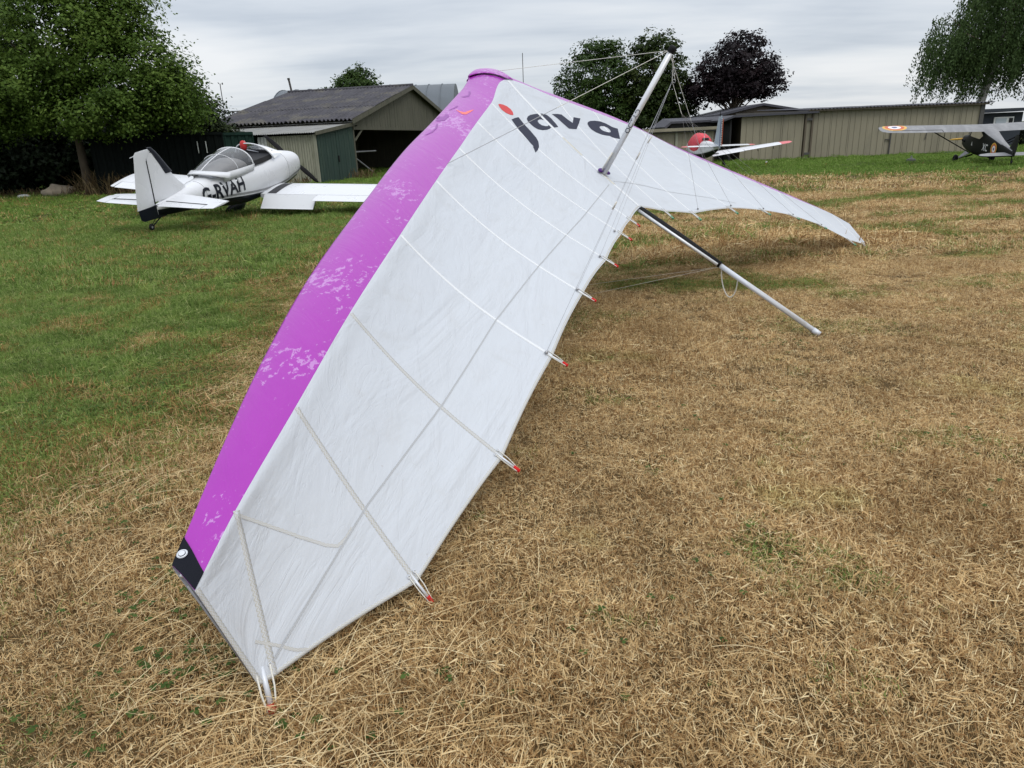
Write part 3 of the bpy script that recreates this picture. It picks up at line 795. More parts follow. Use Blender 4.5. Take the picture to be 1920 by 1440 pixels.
leaf_mesh('foliage', P[k_], N[k_], np.full(k_.sum(), .16), rnd[k_], L_dark, hd)
# bare twigs of the dead shrub beside the mast
dt = thing('dead_shrub', 'bare twiggy dead shrub showing above the olive bush', 'shrub', (-17.7, 40.5, 0))
g = random.Random(3); mb = MB()
def twig(p, d, l, r_, dep):
    e = p + d * l; mb.tube([p, p.lerp(e, .5) + Vector((g.uniform(-.05, .05), 0, g.uniform(-.03, .05))), e], [r_, r_ * .8, r_ * .5], 5, False)
    if dep:
        for _ in range(3):
            twig(p.lerp(e, g.uniform(.5, 1)), (d + Vector((g.uniform(-.7, .7), g.uniform(-.7, .7), g.uniform(-.2, .5)))).normalized(), l * g.uniform(.5, .75), r_ * .6, dep - 1)
for _ in range(4): twig(Vector((g.uniform(-.4, .6), 0, 0)), Vector((g.uniform(-.1, .12), 0, 1)), 2.8, .035, 4)
mb.build('twigs', M['bark'], dt)

tree('round_tree', 'small round green tree behind the shed ridge', (-15.4, 82), [(0, 0, 7.2, 2.7, 2.3, 1.9), (-1.6, 0, 6.2, 2.2, 2, 1.4), (1.7, 0, 6.2, 2.2, 2, 1.5), (.2, 0, 8.4, 1.6, 1.5, 1.1), (-3.4, 0, 5.6, 1.2, 1.2, .8)], 560, 26, .45, .17, L_fresh, 5, .2, 51)
tree('maple_tree', 'left half of the pair of green trees behind the glider, pointed tops', (7.3, 57), [(0.0, 0, 5.58, 2.58, 2.1, 2.43), (-1.46, 0, 4.14, 2.13, 1.8, 1.71), (1.12, 0, 3.96, 2.13, 1.8, 1.98), (-0.67, 0, 7.38, 1.12, 1.0, 0.99), (1.01, 0, 7.2, 0.9, 0.8, 0.9), (0.0, 0, 2.52, 2.46, 1.8, 1.08)], 900, 28, .42, .12, L_fresh, 4.2, .22, 61)
tree('maple_tree', 'right half of the pair of green trees, taller, behind the kingpost', (11.5, 56.5), [(0.0, 0, 5.5, 2.31, 2, 2.49), (0.99, 0, 3.78, 2.09, 1.8, 1.89), (-0.88, 0, 3.61, 1.87, 1.7, 1.72), (-0.11, 0, 7.4, 1.65, 1.4, 1.03), (1.43, 0, 3.1, 1.43, 1.2, 1.2), (-0.33, 0, 2.15, 1.54, 1.2, 0.77)], 820, 28, .42, .14, leaf_mat('yellowing leaves', (.015, .03, .007), (.035, .057, .011), (.075, .088, .02), .28, .35), 4.0, .24, 71)
tree('copper_beech', 'dark purple leaved tree standing behind the hangars', (16.7, 54.5), [(0.0, 0, 5.76, 2.56, 2.4, 1.89), (-1.61, 0, 4.68, 1.8, 1.8, 1.26), (1.71, 0, 5.04, 1.9, 1.9, 1.35), (0.38, 0, 7.2, 1.42, 1.4, 0.99), (0.1, 0, 4.5, 2.38, 2.0, 0.99), (2.75, 0, 5.31, 0.85, 0.9, 0.72), (-2.56, 0, 4.41, 0.85, 0.9, 0.72)], 760, 26, .40, .125, L_plum, 3.9, .26, 81, limbs=9)
# weeping birch
bt = thing('birch_tree', 'weeping birch with a pale leaning trunk at the right edge', 'tree', (29.8, 46.8, 0))
g = np.random.default_rng(91)
lobes = [(1.0, 0, 8.0, 3.0, 2.5, 2.4), (-1.9, 0, 6.4, 2.1, 2, 1.4), (3.0, 0, 6.5, 2.6, 2.3, 1.8), (1.3, 0, 10.5, 2.6, 2.4, 2.0), (-.2, 0, 5.6, 2.3, 2, 1.1), (-3.0, 0, 5.5, 1.2, 1.2, .8)]
P0, N0, r0, C0 = crown(lobes, 1150, 1, .2, 91, .6)
PP, NN, RR = [], [], []
for c in C0:
    l = g.uniform(.9, 2.9); m = int(l * 30)
    t = np.linspace(0, 1, m)
    sx = g.uniform(-.36, .04)
    q = np.stack([c[0] + sx * l * t + g.normal(size=m) * .10, c[1] + g.normal(size=m) * .10, c[2] - l * t + g.normal(size=m) * .05], 1)
    PP.append(q); NN.append(g.normal(size=(m, 3)) + np.array([0, -.3, .3])); RR.append(np.full(m, np.clip(g.normal(.5, .2), 0, 1)) * .6 + g.uniform(0, .4, m))
PP, NN, RR = np.concatenate(PP), np.concatenate(NN), np.concatenate(RR); NN /= np.linalg.norm(NN, axis=1)[:, None]
leaf_mesh('crown', PP, NN, .08 * g.uniform(.7, 1.3, len(PP)), RR, L_birch, bt, 2.0, np.array([0, 0, -1.0]))
tb = MB(); tb.tube([(-.6, 0, -.1), (-.35, 0, 1.5), (.1, 0, 3.6), (.5, 0, 5.6), (.9, 0, 9)], [.30, .25, .20, .15, .06], 10); tbo = tb.build('trunk', M['bark_birch'], bt, True)
bb = MB()
for i in g.choice(len(C0), 26, replace=False):
    e = Vector(C0[i]); s_ = Vector((.1, 0, 3.6)).lerp(Vector((.9, 0, 9)), g.uniform(0, .9))
    bb.tube([s_, s_.lerp(e, .55) + Vector((0, 0, .5)), e], [.045, .03, .01], 5, False)
bb.build('branches', M['bark'], tbo, True)
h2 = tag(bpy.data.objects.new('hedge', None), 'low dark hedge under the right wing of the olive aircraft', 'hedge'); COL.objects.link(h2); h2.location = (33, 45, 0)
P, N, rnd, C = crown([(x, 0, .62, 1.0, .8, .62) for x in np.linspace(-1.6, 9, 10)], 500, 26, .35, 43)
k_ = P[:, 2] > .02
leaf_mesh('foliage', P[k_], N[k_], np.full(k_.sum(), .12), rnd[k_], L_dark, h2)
# ------------------------------------------------------------------ the hang glider
GL_O = Vector((-.235, 7.43, 2.088))
GL_R = Euler((R(31.94), R(-.15), 0), 'XYZ')
_ry, _rx, _rz = Matrix.Rotation(R(-.15), 3, 'Y'), Matrix.Rotation(R(31.94), 3, 'X'), Matrix.Rotation(R(55.49), 3, 'Z')
GL_M = _rz @ _rx @ _ry
glider = thing('hang_glider', 'white hang glider with purple leading edge parked nose up on dry grass', 'hang glider')
glider.matrix_world = Matrix.Translation(GL_O) @ GL_M.to_4x4()

# sections of the sail in the glider's own axes (x across, y towards the nose, z up), tip to keel
NS = [[-5.092, -3.04, 0.01], [-4.722, -2.739, 0.02], [-4.318, -2.432, 0.035], [-3.737, -2.031, 0.04], [-2.925, -1.54, 0.04], [-2.141, -1.082, 0.045], [-1.49, -0.738, 0.05], [-0.84, -0.391, 0.06], [-0.495, -0.212, 0.08], [0.0, 0.02, 0.14]]
NB = [[-5.099, -3.148, .03], [-4.855, -2.989, .055], [-4.422, -2.733, .085], [-3.838, -2.382, .1], [-3.087, -1.957, .11], [-2.32, -1.528, .115], [-1.688, -1.184, .12], [-1.094, -.862, .14], [-.613, -.613, .17], [.051, -.254, .22]]
NE = [[-5.007, -3.407, -.23], [-4.961, -3.414, -.225], [-4.364, -3.462, -.2], [-3.632, -3.272, -.11], [-2.829, -2.973, -.03], [-2.104, -2.701, .02], [-1.481, -2.519, .03], [-.821, -2.3, 0], [-.441, -2.182, 0], [-.028, -2.064, 0]]
FB = [[5.075, -3.197, -.122], [4.797, -2.938, -.091], [4.373, -2.685, -.062], [3.793, -2.319, -.034], [3.039, -1.861, .011], [2.283, -1.422, .069], [1.665, -1.064, .143], [1.052, -.729, .174], [.604, -.507, .193]]
FE = [[5.018, -3.545, -.207], [4.964, -3.513, -.229], [4.368, -3.381, -.16], [3.619, -3.025, -.051], [2.817, -2.789, .031], [2.096, -2.599, .062], [1.465, -2.421, .047], [.811, -2.288, -.023], [.419, -2.152, -.041]]
TH = [.14, .3, .55, .8, 1, 1, 1, 1, 1, .9]
SAG = [0, .05, .3, .75, 1, 1, 1, 1, .9, .6]

def section(S, B, E, th, sag):
    """control points from the lower surface round the leading edge to the trailing edge; index of the colour boundary is 7"""
    S, B, E = Vector(S), Vector(B), Vector(E)
    ch = E - S
    out = (S - B); out.z = 0; out.normalize()
    d = Vector((0, 0, -1))
    P = [S + ch * .52 + d * .03 * th, S + ch * .25 + d * .075 * th, S + ch * .05 + d * .085 * th,
         S + out * .002 * th + d * .060 * th, S + out * .006 * th + d * .026 * th, S, S.lerp(B, .42) + Vector((0, 0, .030 * th)), B]
    for u in (.12, .3, .5, .7, .87):
        q = B.lerp(E, u)
        q.z -= .052 * sag * math.sin(math.pi * u ** .9)
        P.append(q)
    P.append(E)
    return P

ST = [section(NS[k], NB[k], NE[k], TH[k], SAG[k]) for k in range(10)]
for k in range(8, -1, -1):
    mir = Vector((-1, 1, 1))
    sb = (Vector(NS[k]) - Vector(NB[k])) * mir
    ST.append(section(Vector(FB[k]) + sb, FB[k], FE[k], TH[k], SAG[k]))
NSTA, NC = len(ST), len(ST[0])
TIP_N, ROOT, TIP_F = 0, 9, 18
PAR = [ST[k][7].x for k in range(NSTA)]

def herm(xs, ys, x):
    i = max(0, min(len(xs) - 2, sum(1 for q in xs if q <= x) - 1))
    def tan(j):
        a, b = max(j - 1, 0), min(j + 1, len(xs) - 1)
        return (ys[b] - ys[a]) / (xs[b] - xs[a])
    h_ = xs[i + 1] - xs[i]; t = (x - xs[i]) / h_
    return ys[i] * (2 * t ** 3 - 3 * t ** 2 + 1) + tan(i) * h_ * (t ** 3 - 2 * t ** 2 + t) + ys[i + 1] * (-2 * t ** 3 + 3 * t ** 2) + tan(i + 1) * h_ * (t ** 3 - t ** 2)

def span_ctrl(s):
    i = min(int(s), NSTA - 2); t = s - i
    x = PAR[i] + (PAR[i + 1] - PAR[i]) * t
    P = []
    for c in range(NC):
        if c == NC - 1:      # the trailing edge is drawn in between the battens
            a, b = ST[i][c], ST[i + 1][c]
            q = a.lerp(b, t)
            q.y += .010 * min(1, (a - b).length / .5) * math.sin(math.pi * t) * (0 if i in (0, 17) else 1)
            P.append(q)
        else:
            P.append(Vector([herm(PAR, [ST[k][c][ax] for k in range(NSTA)], x) for ax in range(3)]))
    return P

_cc = {}
def sail(s, c):
    """point on the sail: s station 0..18, c control index 0..13 (Catmull-Rom between)"""
    key = round(s, 5)
    if key not in _cc: _cc[key] = span_ctrl(s)
    P = _cc[key]
    i = max(0, min(int(c), NC - 2)); t = c - i
    p1, p2 = P[i], P[i + 1]
    p0 = P[i - 1] if i > 0 else p1 * 2 - p2
    p3 = P[i + 2] if i + 2 < NC else p2 * 2 - p1
    return .5 * ((2 * p1) + (p2 - p0) * t + (2 * p0 - 5 * p1 + 4 * p2 - p3) * t ** 2 + (3 * p1 - p0 - 3 * p2 + p3) * t ** 3)

def sail_n(s, c):
    e = .02
    a = sail(min(s + e, 18), c) - sail(max(s - e, 0), c)
    b = sail(s, min(c + e, NC - 1)) - sail(s, max(c - e, 0))
    n = a.cross(b)
    if n.length < 1e-9: return Vector((0, 0, 1))
    n.normalize()
    return n if (c < 3) != (n.z > 0) else -n

SPAN_S = [k / 8 for k in range(0, 18 * 8 + 1)]
def arc(s):
    i = min(int(s), NSTA - 2)
    return PAR[i] + (PAR[i + 1] - PAR[i]) * (s - i)

def patch(name, mat, s0, s1, c0, c1, ns, nc, off=0.0, parent=glider, wob=0.0, seed=0):
    mb = MB(); vs_ = []; uvs = []
    rnd = random.Random(seed)
    for j in range(nc + 1):
        c = c0 + (c1 - c0) * j / nc
        for i in range(ns + 1):
            s = s0 + (s1 - s0) * i / ns
            p = sail(s, c)
            if off: p = p + sail_n(s, c) * off
            vs_.append(p); uvs.append((arc(s), p.y))
    mb.add(vs_, [(j * (ns + 1) + i, j * (ns + 1) + i + 1, (j + 1) * (ns + 1) + i + 1, (j + 1) * (ns + 1) + i) for j in range(nc) for i in range(ns)], 0, uvs)
    return mb.build(name, mat, parent, True)

lower = patch('under_surface', M['sail'], 0, 18, 0, 3, 108, 8)
le_n = patch('leading_edge_panel', M['purple'], 0, 9, 3, 7, 72, 14)
le_f = patch('leading_edge_panel', M['purple'], 9, 18, 3, 7, 72, 14)
top_n = patch('sail_panel', M['sail'], 0, 9, 7, 13, 90, 40)
top_f = patch('sail_panel', M['sail'], 9, 18, 7, 13, 90, 40)
le_n['label'] = 'purple leading edge panel of the near wing with scuffed print'
le_f['label'] = 'purple leading edge panel of the far wing'

def strip(name, mat, path, width, off, parent=glider):
    """tape laid on the sail along a path of (s, c)"""
    P = [sail(s, c) + sail_n(s, c) * off for s, c in path]
    Nn = [sail_n(s, c) for s, c in path]
    mb = MB(); vs_ = []; uv = []; L = 0
    for k, p in enumerate(P):
        t = (P[min(k + 1, len(P) - 1)] - P[max(k - 1, 0)]).normalized()
        b = Nn[k].cross(t).normalized() * width / 2
        if k: L += (p - P[k - 1]).length
        vs_ += [p - b - Nn[k] * off, p - b, p + b, p + b - Nn[k] * off]
        uv += [(L, 0), (L, .02), (L, .98), (L, 1)]
    mb.add(vs_, [(4 * k + j, 4 * k + j + 1, 4 * k + 5 + j, 4 * k + 4 + j) for k in range(len(P) - 1) for j in range(3)], 0, uv)
    return mb.build(name, mat, parent, True)

# batten pockets, one at each batten
for k in range(1, 18):
    if k == ROOT: continue
    kk = k if k < 9 else 18 - k
    plain = kk >= 4 or k > 9
    strip('batten_pocket', M['tape_plain' if plain else 'tape'], [(k, 7.05 + 5.9 * q / 30) for q in range(31)], .024 if plain else .022, .0012)
# hem along the trailing edge and the raking tip seam
hem = lambda a, b: strip('hem', M['hem'], [(a + (b - a) * q / 90, 12.93) for q in range(91)], .014, .001)
hem(0.02, 9); hem(9, 17.98)
strip('hem', M['hem'], [(0.03, 7.1 + 5.85 * q / 20) for q in range(21)], .018, .001)
# line of the crossbar seam, dark through the cloth, and the raking seams of the near tip
SEAM = {"near":[[-0.104,-1.735,0.026],[-0.304,-1.798,0.018],[-0.491,-1.857,0.009],[-0.675,-1.915,0.002],[-0.859,-1.974,-0.0],[-1.05,-2.036,0.004],[-1.247,-2.097,0.011],[-1.43,-2.153,0.017],[-1.594,-2.202,0.018],[-1.745,-2.247,0.018],[-1.862,-2.283,0.017],[-1.972,-2.316,0.015],[-2.077,-2.348,0.012],[-2.176,-2.378,0.009],[-2.271,-2.407,0.005],[-2.363,-2.437,0.001],[-2.452,-2.466,-0.003],[-2.537,-2.494,-0.007],[-2.619,-2.52,-0.011],[-2.698,-2.546,-0.014],[-2.775,-2.571,-0.018],[-2.849,-2.596,-0.022],[-2.922,-2.619,-0.025],[-2.998,-2.649,-0.029],[-3.073,-2.678,-0.032],[-3.144,-2.707,-0.036],[-3.214,-2.734,-0.039],[-3.281,-2.76,-0.042],[-3.346,-2.786,-0.046],[-3.408,-2.81,-0.049],[-3.468,-2.833,-0.051],[-3.526,-2.855,-0.054],[-3.583,-2.877,-0.057],[-3.638,-2.898,-0.06],[-3.692,-2.919,-0.062],[-3.742,-2.935,-0.065],[-3.79,-2.952,-0.067],[-3.838,-2.967,-0.069],[-3.884,-2.983,-0.07],[-3.929,-2.998,-0.072],[-3.973,-3.012,-0.074],[-4.016,-3.026,-0.076],[-4.058,-3.04,-0.078],[-4.099,-3.054,-0.079],[-4.139,-3.067,-0.081],[-4.178,-3.08,-0.082],[-4.216,-3.093,-0.084],[-4.253,-3.105,-0.086],[-4.29,-3.117,-0.088],[-4.325,-3.129,-0.089],[-4.359,-3.14,-0.091],[-4.391,-3.153,-0.094],[-4.422,-3.166,-0.097],[-4.452,-3.178,-0.1],[-4.481,-3.19,-0.104],[-4.51,-3.202,-0.107],[-4.538,-3.213,-0.111],[-4.565,-3.224,-0.115],[-4.591,-3.235,-0.119],[-4.617,-3.246,-0.124],[-4.643,-3.256,-0.128],[-4.668,-3.266,-0.133],[-4.692,-3.276,-0.138],[-4.715,-3.286,-0.143],[-4.739,-3.295,-0.148],[-4.761,-3.305,-0.153],[-4.784,-3.314,-0.158],[-4.805,-3.323,-0.163],[-4.827,-3.332,-0.169],[-4.848,-3.341,-0.174],[-4.868,-3.349,-0.18],[-4.889,-3.357,-0.186],[-4.909,-3.365,-0.192],[-4.928,-3.374,-0.198],[-4.947,-3.381,-0.204]],"far":[[0.045,-1.699,0.024],[0.207,-1.708,0.008],[0.373,-1.718,-0.007],[0.502,-1.747,-0.014],[0.613,-1.783,-0.015],[0.711,-1.836,-0.015],[0.804,-1.891,-0.012],[0.895,-1.949,-0.008],[0.991,-1.992,-0.002],[1.083,-2.038,0.006],[1.175,-2.085,0.014],[1.267,-2.133,0.023],[1.362,-2.181,0.032],[1.45,-2.233,0.038],[1.545,-2.285,0.044],[1.649,-2.335,0.047],[1.76,-2.386,0.05]],"tip":[[-4.858,-3.008,0.049],[-4.839,-3.014,0.031],[-4.821,-3.023,0.018],[-4.804,-3.033,0.007],[-4.788,-3.044,-0.004],[-4.771,-3.055,-0.014],[-4.756,-3.066,-0.023],[-4.741,-3.077,-0.032],[-4.726,-3.088,-0.04],[-4.711,-3.1,-0.048],[-4.696,-3.112,-0.056],[-4.682,-3.125,-0.064],[-4.666,-3.137,-0.071],[-4.651,-3.149,-0.078],[-4.636,-3.162,-0.085],[-4.621,-3.174,-0.092],[-4.606,-3.188,-0.098],[-4.587,-3.198,-0.104],[-4.568,-3.21,-0.109],[-4.546,-3.207,-0.108],[-4.523,-3.203,-0.108],[-4.5,-3.194,-0.104],[-4.477,-3.184,-0.101]],"low":[[-4.973,-3.311,-0.157],[-4.958,-3.321,-0.165],[-4.943,-3.332,-0.172],[-4.929,-3.342,-0.179],[-4.915,-3.353,-0.185],[-4.899,-3.367,-0.192],[-4.884,-3.381,-0.2],[-4.868,-3.395,-0.207],[-4.851,-3.403,-0.212],[-4.834,-3.412,-0.216]]}
_sv = []; _sf = []
for o in (top_n, top_f):
    b_ = len(_sv); _sv += [v.co.copy() for v in o.data.vertices]; _sf += [tuple(b_ + i for i in p.vertices) for p in o.data.polygons]
TOPT = BVHTree.FromPolygons(_sv, _sf)
def strip_pts(name, mat, pts, width, off):
    P = [Vector(p) for p in pts]; L = 0; mb = MB(); vs_ = []; uv = []
    Nn = []
    for k, p in enumerate(P):
        h = TOPT.find_nearest(p); n = h[1] if h[1].z > 0 else -h[1]
        P[k] = h[0] + n * off; Nn.append(n)
    for k, p in enumerate(P):
        t = (P[min(k + 1, len(P) - 1)] - P[max(k - 1, 0)]).normalized()
        b = Nn[k].cross(t).normalized() * width / 2
        if k: L += (p - P[k - 1]).length
        vs_ += [p - b, p + b]; uv += [(L, .02), (L, .98)]
    mb.add(vs_, [(2 * k, 2 * k + 1, 2 * k + 3, 2 * k + 2) for k in range(len(P) - 1)], 0, uv)
    return mb.build(name, mat, glider, True)
strip_pts('crossbar_seam', M['seam'], SEAM['near'], .008, .0016)
strip_pts('crossbar_seam', M['seam'], SEAM['far'], .006, .0016)
strip_pts('tip_seam', M['tape'], SEAM['tip'], .012, .0014)
strip_pts('tip_seam', M['hem'], SEAM['low'], .010, .0014)
strip('keel_tape', M['tape_plain'], [(9, 7.1 + 5.85 * q / 30) for q in range(31)], .045, .003)

# tip patch with its rivet
patch('tip_patch', M['black_cloth'], 0.0, .2, 4.0, 7.0, 6, 12, .004)
_p = sail(.11, 5.45) + sail_n(.11, 5.45) * .006
mb = MB(); mb.disc(_p, sail_n(.11, 5.45), .016, 24, .010); mb.disc(_p + sail_n(.11, 5.45) * .003, sail_n(.11, 5.45), .009, 20); mb.torus(_p, sail_n(.11, 5.45), .013, .0025)
mb.build('rivet', M['alu_white'], glider, True)
patch('tip_patch', M['black_cloth'], 17.8, 18, 4.0, 7.0, 6, 12, .004)

# batten ends: tube, coloured cap and two cords from the eyelets
def batten_end(s, col, ln, rad=.0065):
    E_, I = sail(s, 13), sail(s, 12.3)
    d = (E_ - I).normalized()
    e = .12
    a = sail(s - e if s > .3 else s + e, 12.75); b = sail(min(s + e, 18), 12.75)
    if s < .9: a, b = sail(.12, 12.7), sail(1.02, 12.75)
    side = (b - a); side.normalize()
    up = side.cross(d)
    if up.z < 0: up = -up
    if s < .9:
        d = (sail(1, 13) - sail(1, 12.2)).normalized(); E_ = sail(.36, 12.95)
    root_ = E_ - d * .04 + up * -.004
    tip = E_ + d * ln
    o = MB().tube([root_, E_ + d * ln * .72], rad, 8).build('batten', M['alu_white'], glider, True)
    MB().tube([E_ + d * ln * .68, tip, tip + d * .004], [rad * 1.6, rad * 1.6, rad * 1.0], 10).build('batten_cap', col, o, True)
    w_ = .017 if s > .9 else .024
    for sg in (-1, 1):
        p0 = E_ - d * .035 + side * w_ * sg + up * .004
        p1 = tip - d * .012 + side * rad * 1.6 * sg
        m_ = p0.lerp(p1, .5) + side * .004 * sg + up * .002
        MB().tube([p0 - up * .012, p0, m_, p1, p1 + d * .014 - side * rad * sg], .0022 if s > .9 else .003, 6).build('cord', M['cord'], o, True)
        n_ = MB(); n_.torus(p0 + up * .001, up, .0055, .0016, 16, 6); n_.build('eyelet', M['alu_white'], o, True)
for k in range(1, 9):
    batten_end(k if k > 1 else .36, M['red_cap'], .105 if k < 2 else .095, .009 if k == 1 else .0058)
for k in range(10, 18):
    batten_end(k if k < 17 else 17.3, M['green_cap'], .11)
# wand tube under the raking tip and the leading edge tubes inside
for s in (0.0, 18.0):
    MB().tube([sail(s, 6.5) + Vector((0, 0, -.014)), sail(s, 9.5) + Vector((0, .0, -.014)), sail(s, 13) + Vector((0, .02, -.010))], .004, 8).build('tip_wand', M['grey_paint'], glider, True)
for a in (range(0, 10), range(9, 19)):
    MB().tube([(sail(k, 6) + sail(k, 1.8)) / 2 for k in a], [.006 + .016 * min(1, min(k, 18 - k) / 3) for k in a], 10).build('leading_edge_tube', M['alu'], glider, True)

# nose cover, lifted at its lower lip
mb = MB(); vs_ = []; uv = []
ns_, nc_ = 18, 18
for j in range(nc_ + 1):
    c = 3.2 + (7.02 - 3.2) * j / nc_
    lip = 8.56 + .40 * max(0, (c - 4.6) / 2.4) ** 1.2
    for i in range(ns_ + 1):
        t = i / ns_
        s = lip + (9.16 - lip) * t
        lift = .006 + .040 * math.sin(math.pi * min(1, max(0, (c - 3.2) / 3.8))) * t ** .6 * (1 - .25 * t) + .008 * (1 - t) ** 3
        p = sail(s, c) + sail_n(s, c) * lift
        vs_.append(p); uv.append((arc(s), p.y))
fs = [(j * (ns_ + 1) + i, j * (ns_ + 1) + i + 1, (j + 1) * (ns_ + 1) + i + 1, (j + 1) * (ns_ + 1) + i) for j in range(nc_) for i in range(ns_)]
nose = mb.add(vs_, fs, 0, uv).build('nose_cover', M['purple'], glider, True)
sol = nose.modifiers.new('solid', 'SOLIDIFY'); sol.thickness = .004

# keel, kingpost, control frame
KT = Vector((0, -3.915, 0))
MB().tube([(0, .0, -.065), (0, -2.0, -.034), KT + Vector((0, .12, 0))], .021, 14).build('keel', M['alu'], glider, True)
kt = MB().tube([KT + Vector((0, 1.02, -.017)), KT], .0215, 14).build('keel_tail', M['alu_white'], glider, True)
MB().tube([KT + Vector((0, .05, 0)), KT + Vector((0, -.012, 0))], .0235, 14).build('end_cap', M['alu_white'], kt, True)
MB().tube([(0, -2.06, -.026), (0, -2.09, -.026), (0, -2.5, -.016), (0, -2.94, -.012)], [.026, .032, .031, .027], 12).build('keel_sleeve', M['black'], glider, True)
MB().tube([(-.034, -2.07, -.03), (-.036, -2.4, -.024), (-.03, -2.92, -.014)], .0135, 10).build('keel_batten', M['alu'], glider, True)
lp = [KT + Vector((0, .98, -.02))]
for q in range(13):
    t = q / 12 * math.pi
    lp.append(KT + Vector((.02 + .0 * q, .98 - .02 - .085 * (1 - math.cos(t)) / 1, -.03)) + GL_M.inverted() @ Vector((0, 0, -.20 * math.sin(t))))
MB().tube(lp, .005, 6).build('cord_loop', M['cord'], glider, True)
KPB, KPT = Vector((0, -1.60, .05)), Vector((0, -1.61, 1.18))
MB().tube([KPB, KPT], .029, 18, flat=.8).build('kingpost', M['alu'], glider, True)
kc = MB().tube([KPT + Vector((0, 0, -.02)), KPT + Vector((0, 0, .02)), KPT + Vector((0, 0, .034))], [.030, .031, .022], 16)
kc.build('kingpost_cap', M['black'], glider, True)
MB().tube([KPB + Vector((-.035, .02, .01)), KPB + Vector((-.035, .01, .20))], .012, 6, flat=.4).build('kingpost_strap', M['cream'], glider, True)
mb = MB(); mb.ball(KPB + Vector((-.02, .03, .012)), (.045, .026, .016), 12, 6); mb.ball(KPB + Vector((.03, -.02, .012)), (.030, .022, .014), 12, 6)
mb.build('kingpost_skirt', M['purple_dark'], glider, True)
for a, b in (((9, 9.75), (9, 10.45)), ((9, 11.05), (9, 11.7))):
    strip('sail_patch', M['cream'], [(a[0], a[1] + (b[1] - a[1]) * q / 8) for q in range(9)], .035, .0045)
# control frame, standing on the grass under the sail
GI = GL_M.inverted()
def loc(p): return GI @ (Vector(p) - GL_O)
apex = Vector((0, -1.35, -.03)); aw = GL_M @ apex + GL_O
fw = GL_M @ Vector((0, 1, 0)); fw.z = 0; fw.normalize()
sd = Vector((-fw.y, fw.x, 0))
bl, br = [aw + fw * .62 + sd * .72 * q for q in (-1, 1)]
bl.z = br.z = .03
for b in (bl, br):
    MB().tube([apex, loc(b)], .015, 10).build('downtube', M['alu'], glider, True)
MB().tube([loc(bl - sd * .04), loc(br + sd * .04)], .014, 10).build('base_bar', M['alu'], glider, True)
def wire(pts, r=.0016, m='steel', n=5):
    return MB().tube(pts, r, n, False).build('rigging_wire', M[m], glider, True)
ring = KPT + GI @ Vector((.012, 0, -.235))
ring2 = KPT + GI @ Vector((.10, 0, -.49))
top = KPT + Vector((0, .02, -.015))
wire([top, sail(9, 6.3) + Vector((0, 0, .03))], .0022, 'pale_wire')
for s in (5.45, 13.4):
    e_ = sail(s, 7.0) + Vector((0, 0, .01))
    wire([top, top.lerp(e_, .55)], .0024, 'pale_wire'); wire([top.lerp(e_, .55), e_], .0024)
for b in (bl, br):
    wire([loc(b), Vector((0, -2.95, -.02))], .0011, 'pale_wire')
# luff lines from the kingpost down to the trailing edge
def luff(s, c, m_='steel', r=.0011):
    e_ = sail(s, c) + Vector((0, 0, .012))
    wire([ring if s < 9 else ring2, e_], r, m_)
    k_ = MB(); k_.ball(e_, (.011, .011, .009), 8, 5); k_.build('line_anchor', M['steel'], glider, True)
for s in (3.98, 4.98, 5.95, 6.9): luff(s, 12.7)
for s in (11.2, 12.1, 13.1, 14.1, 15.1): luff(s, 12.8)
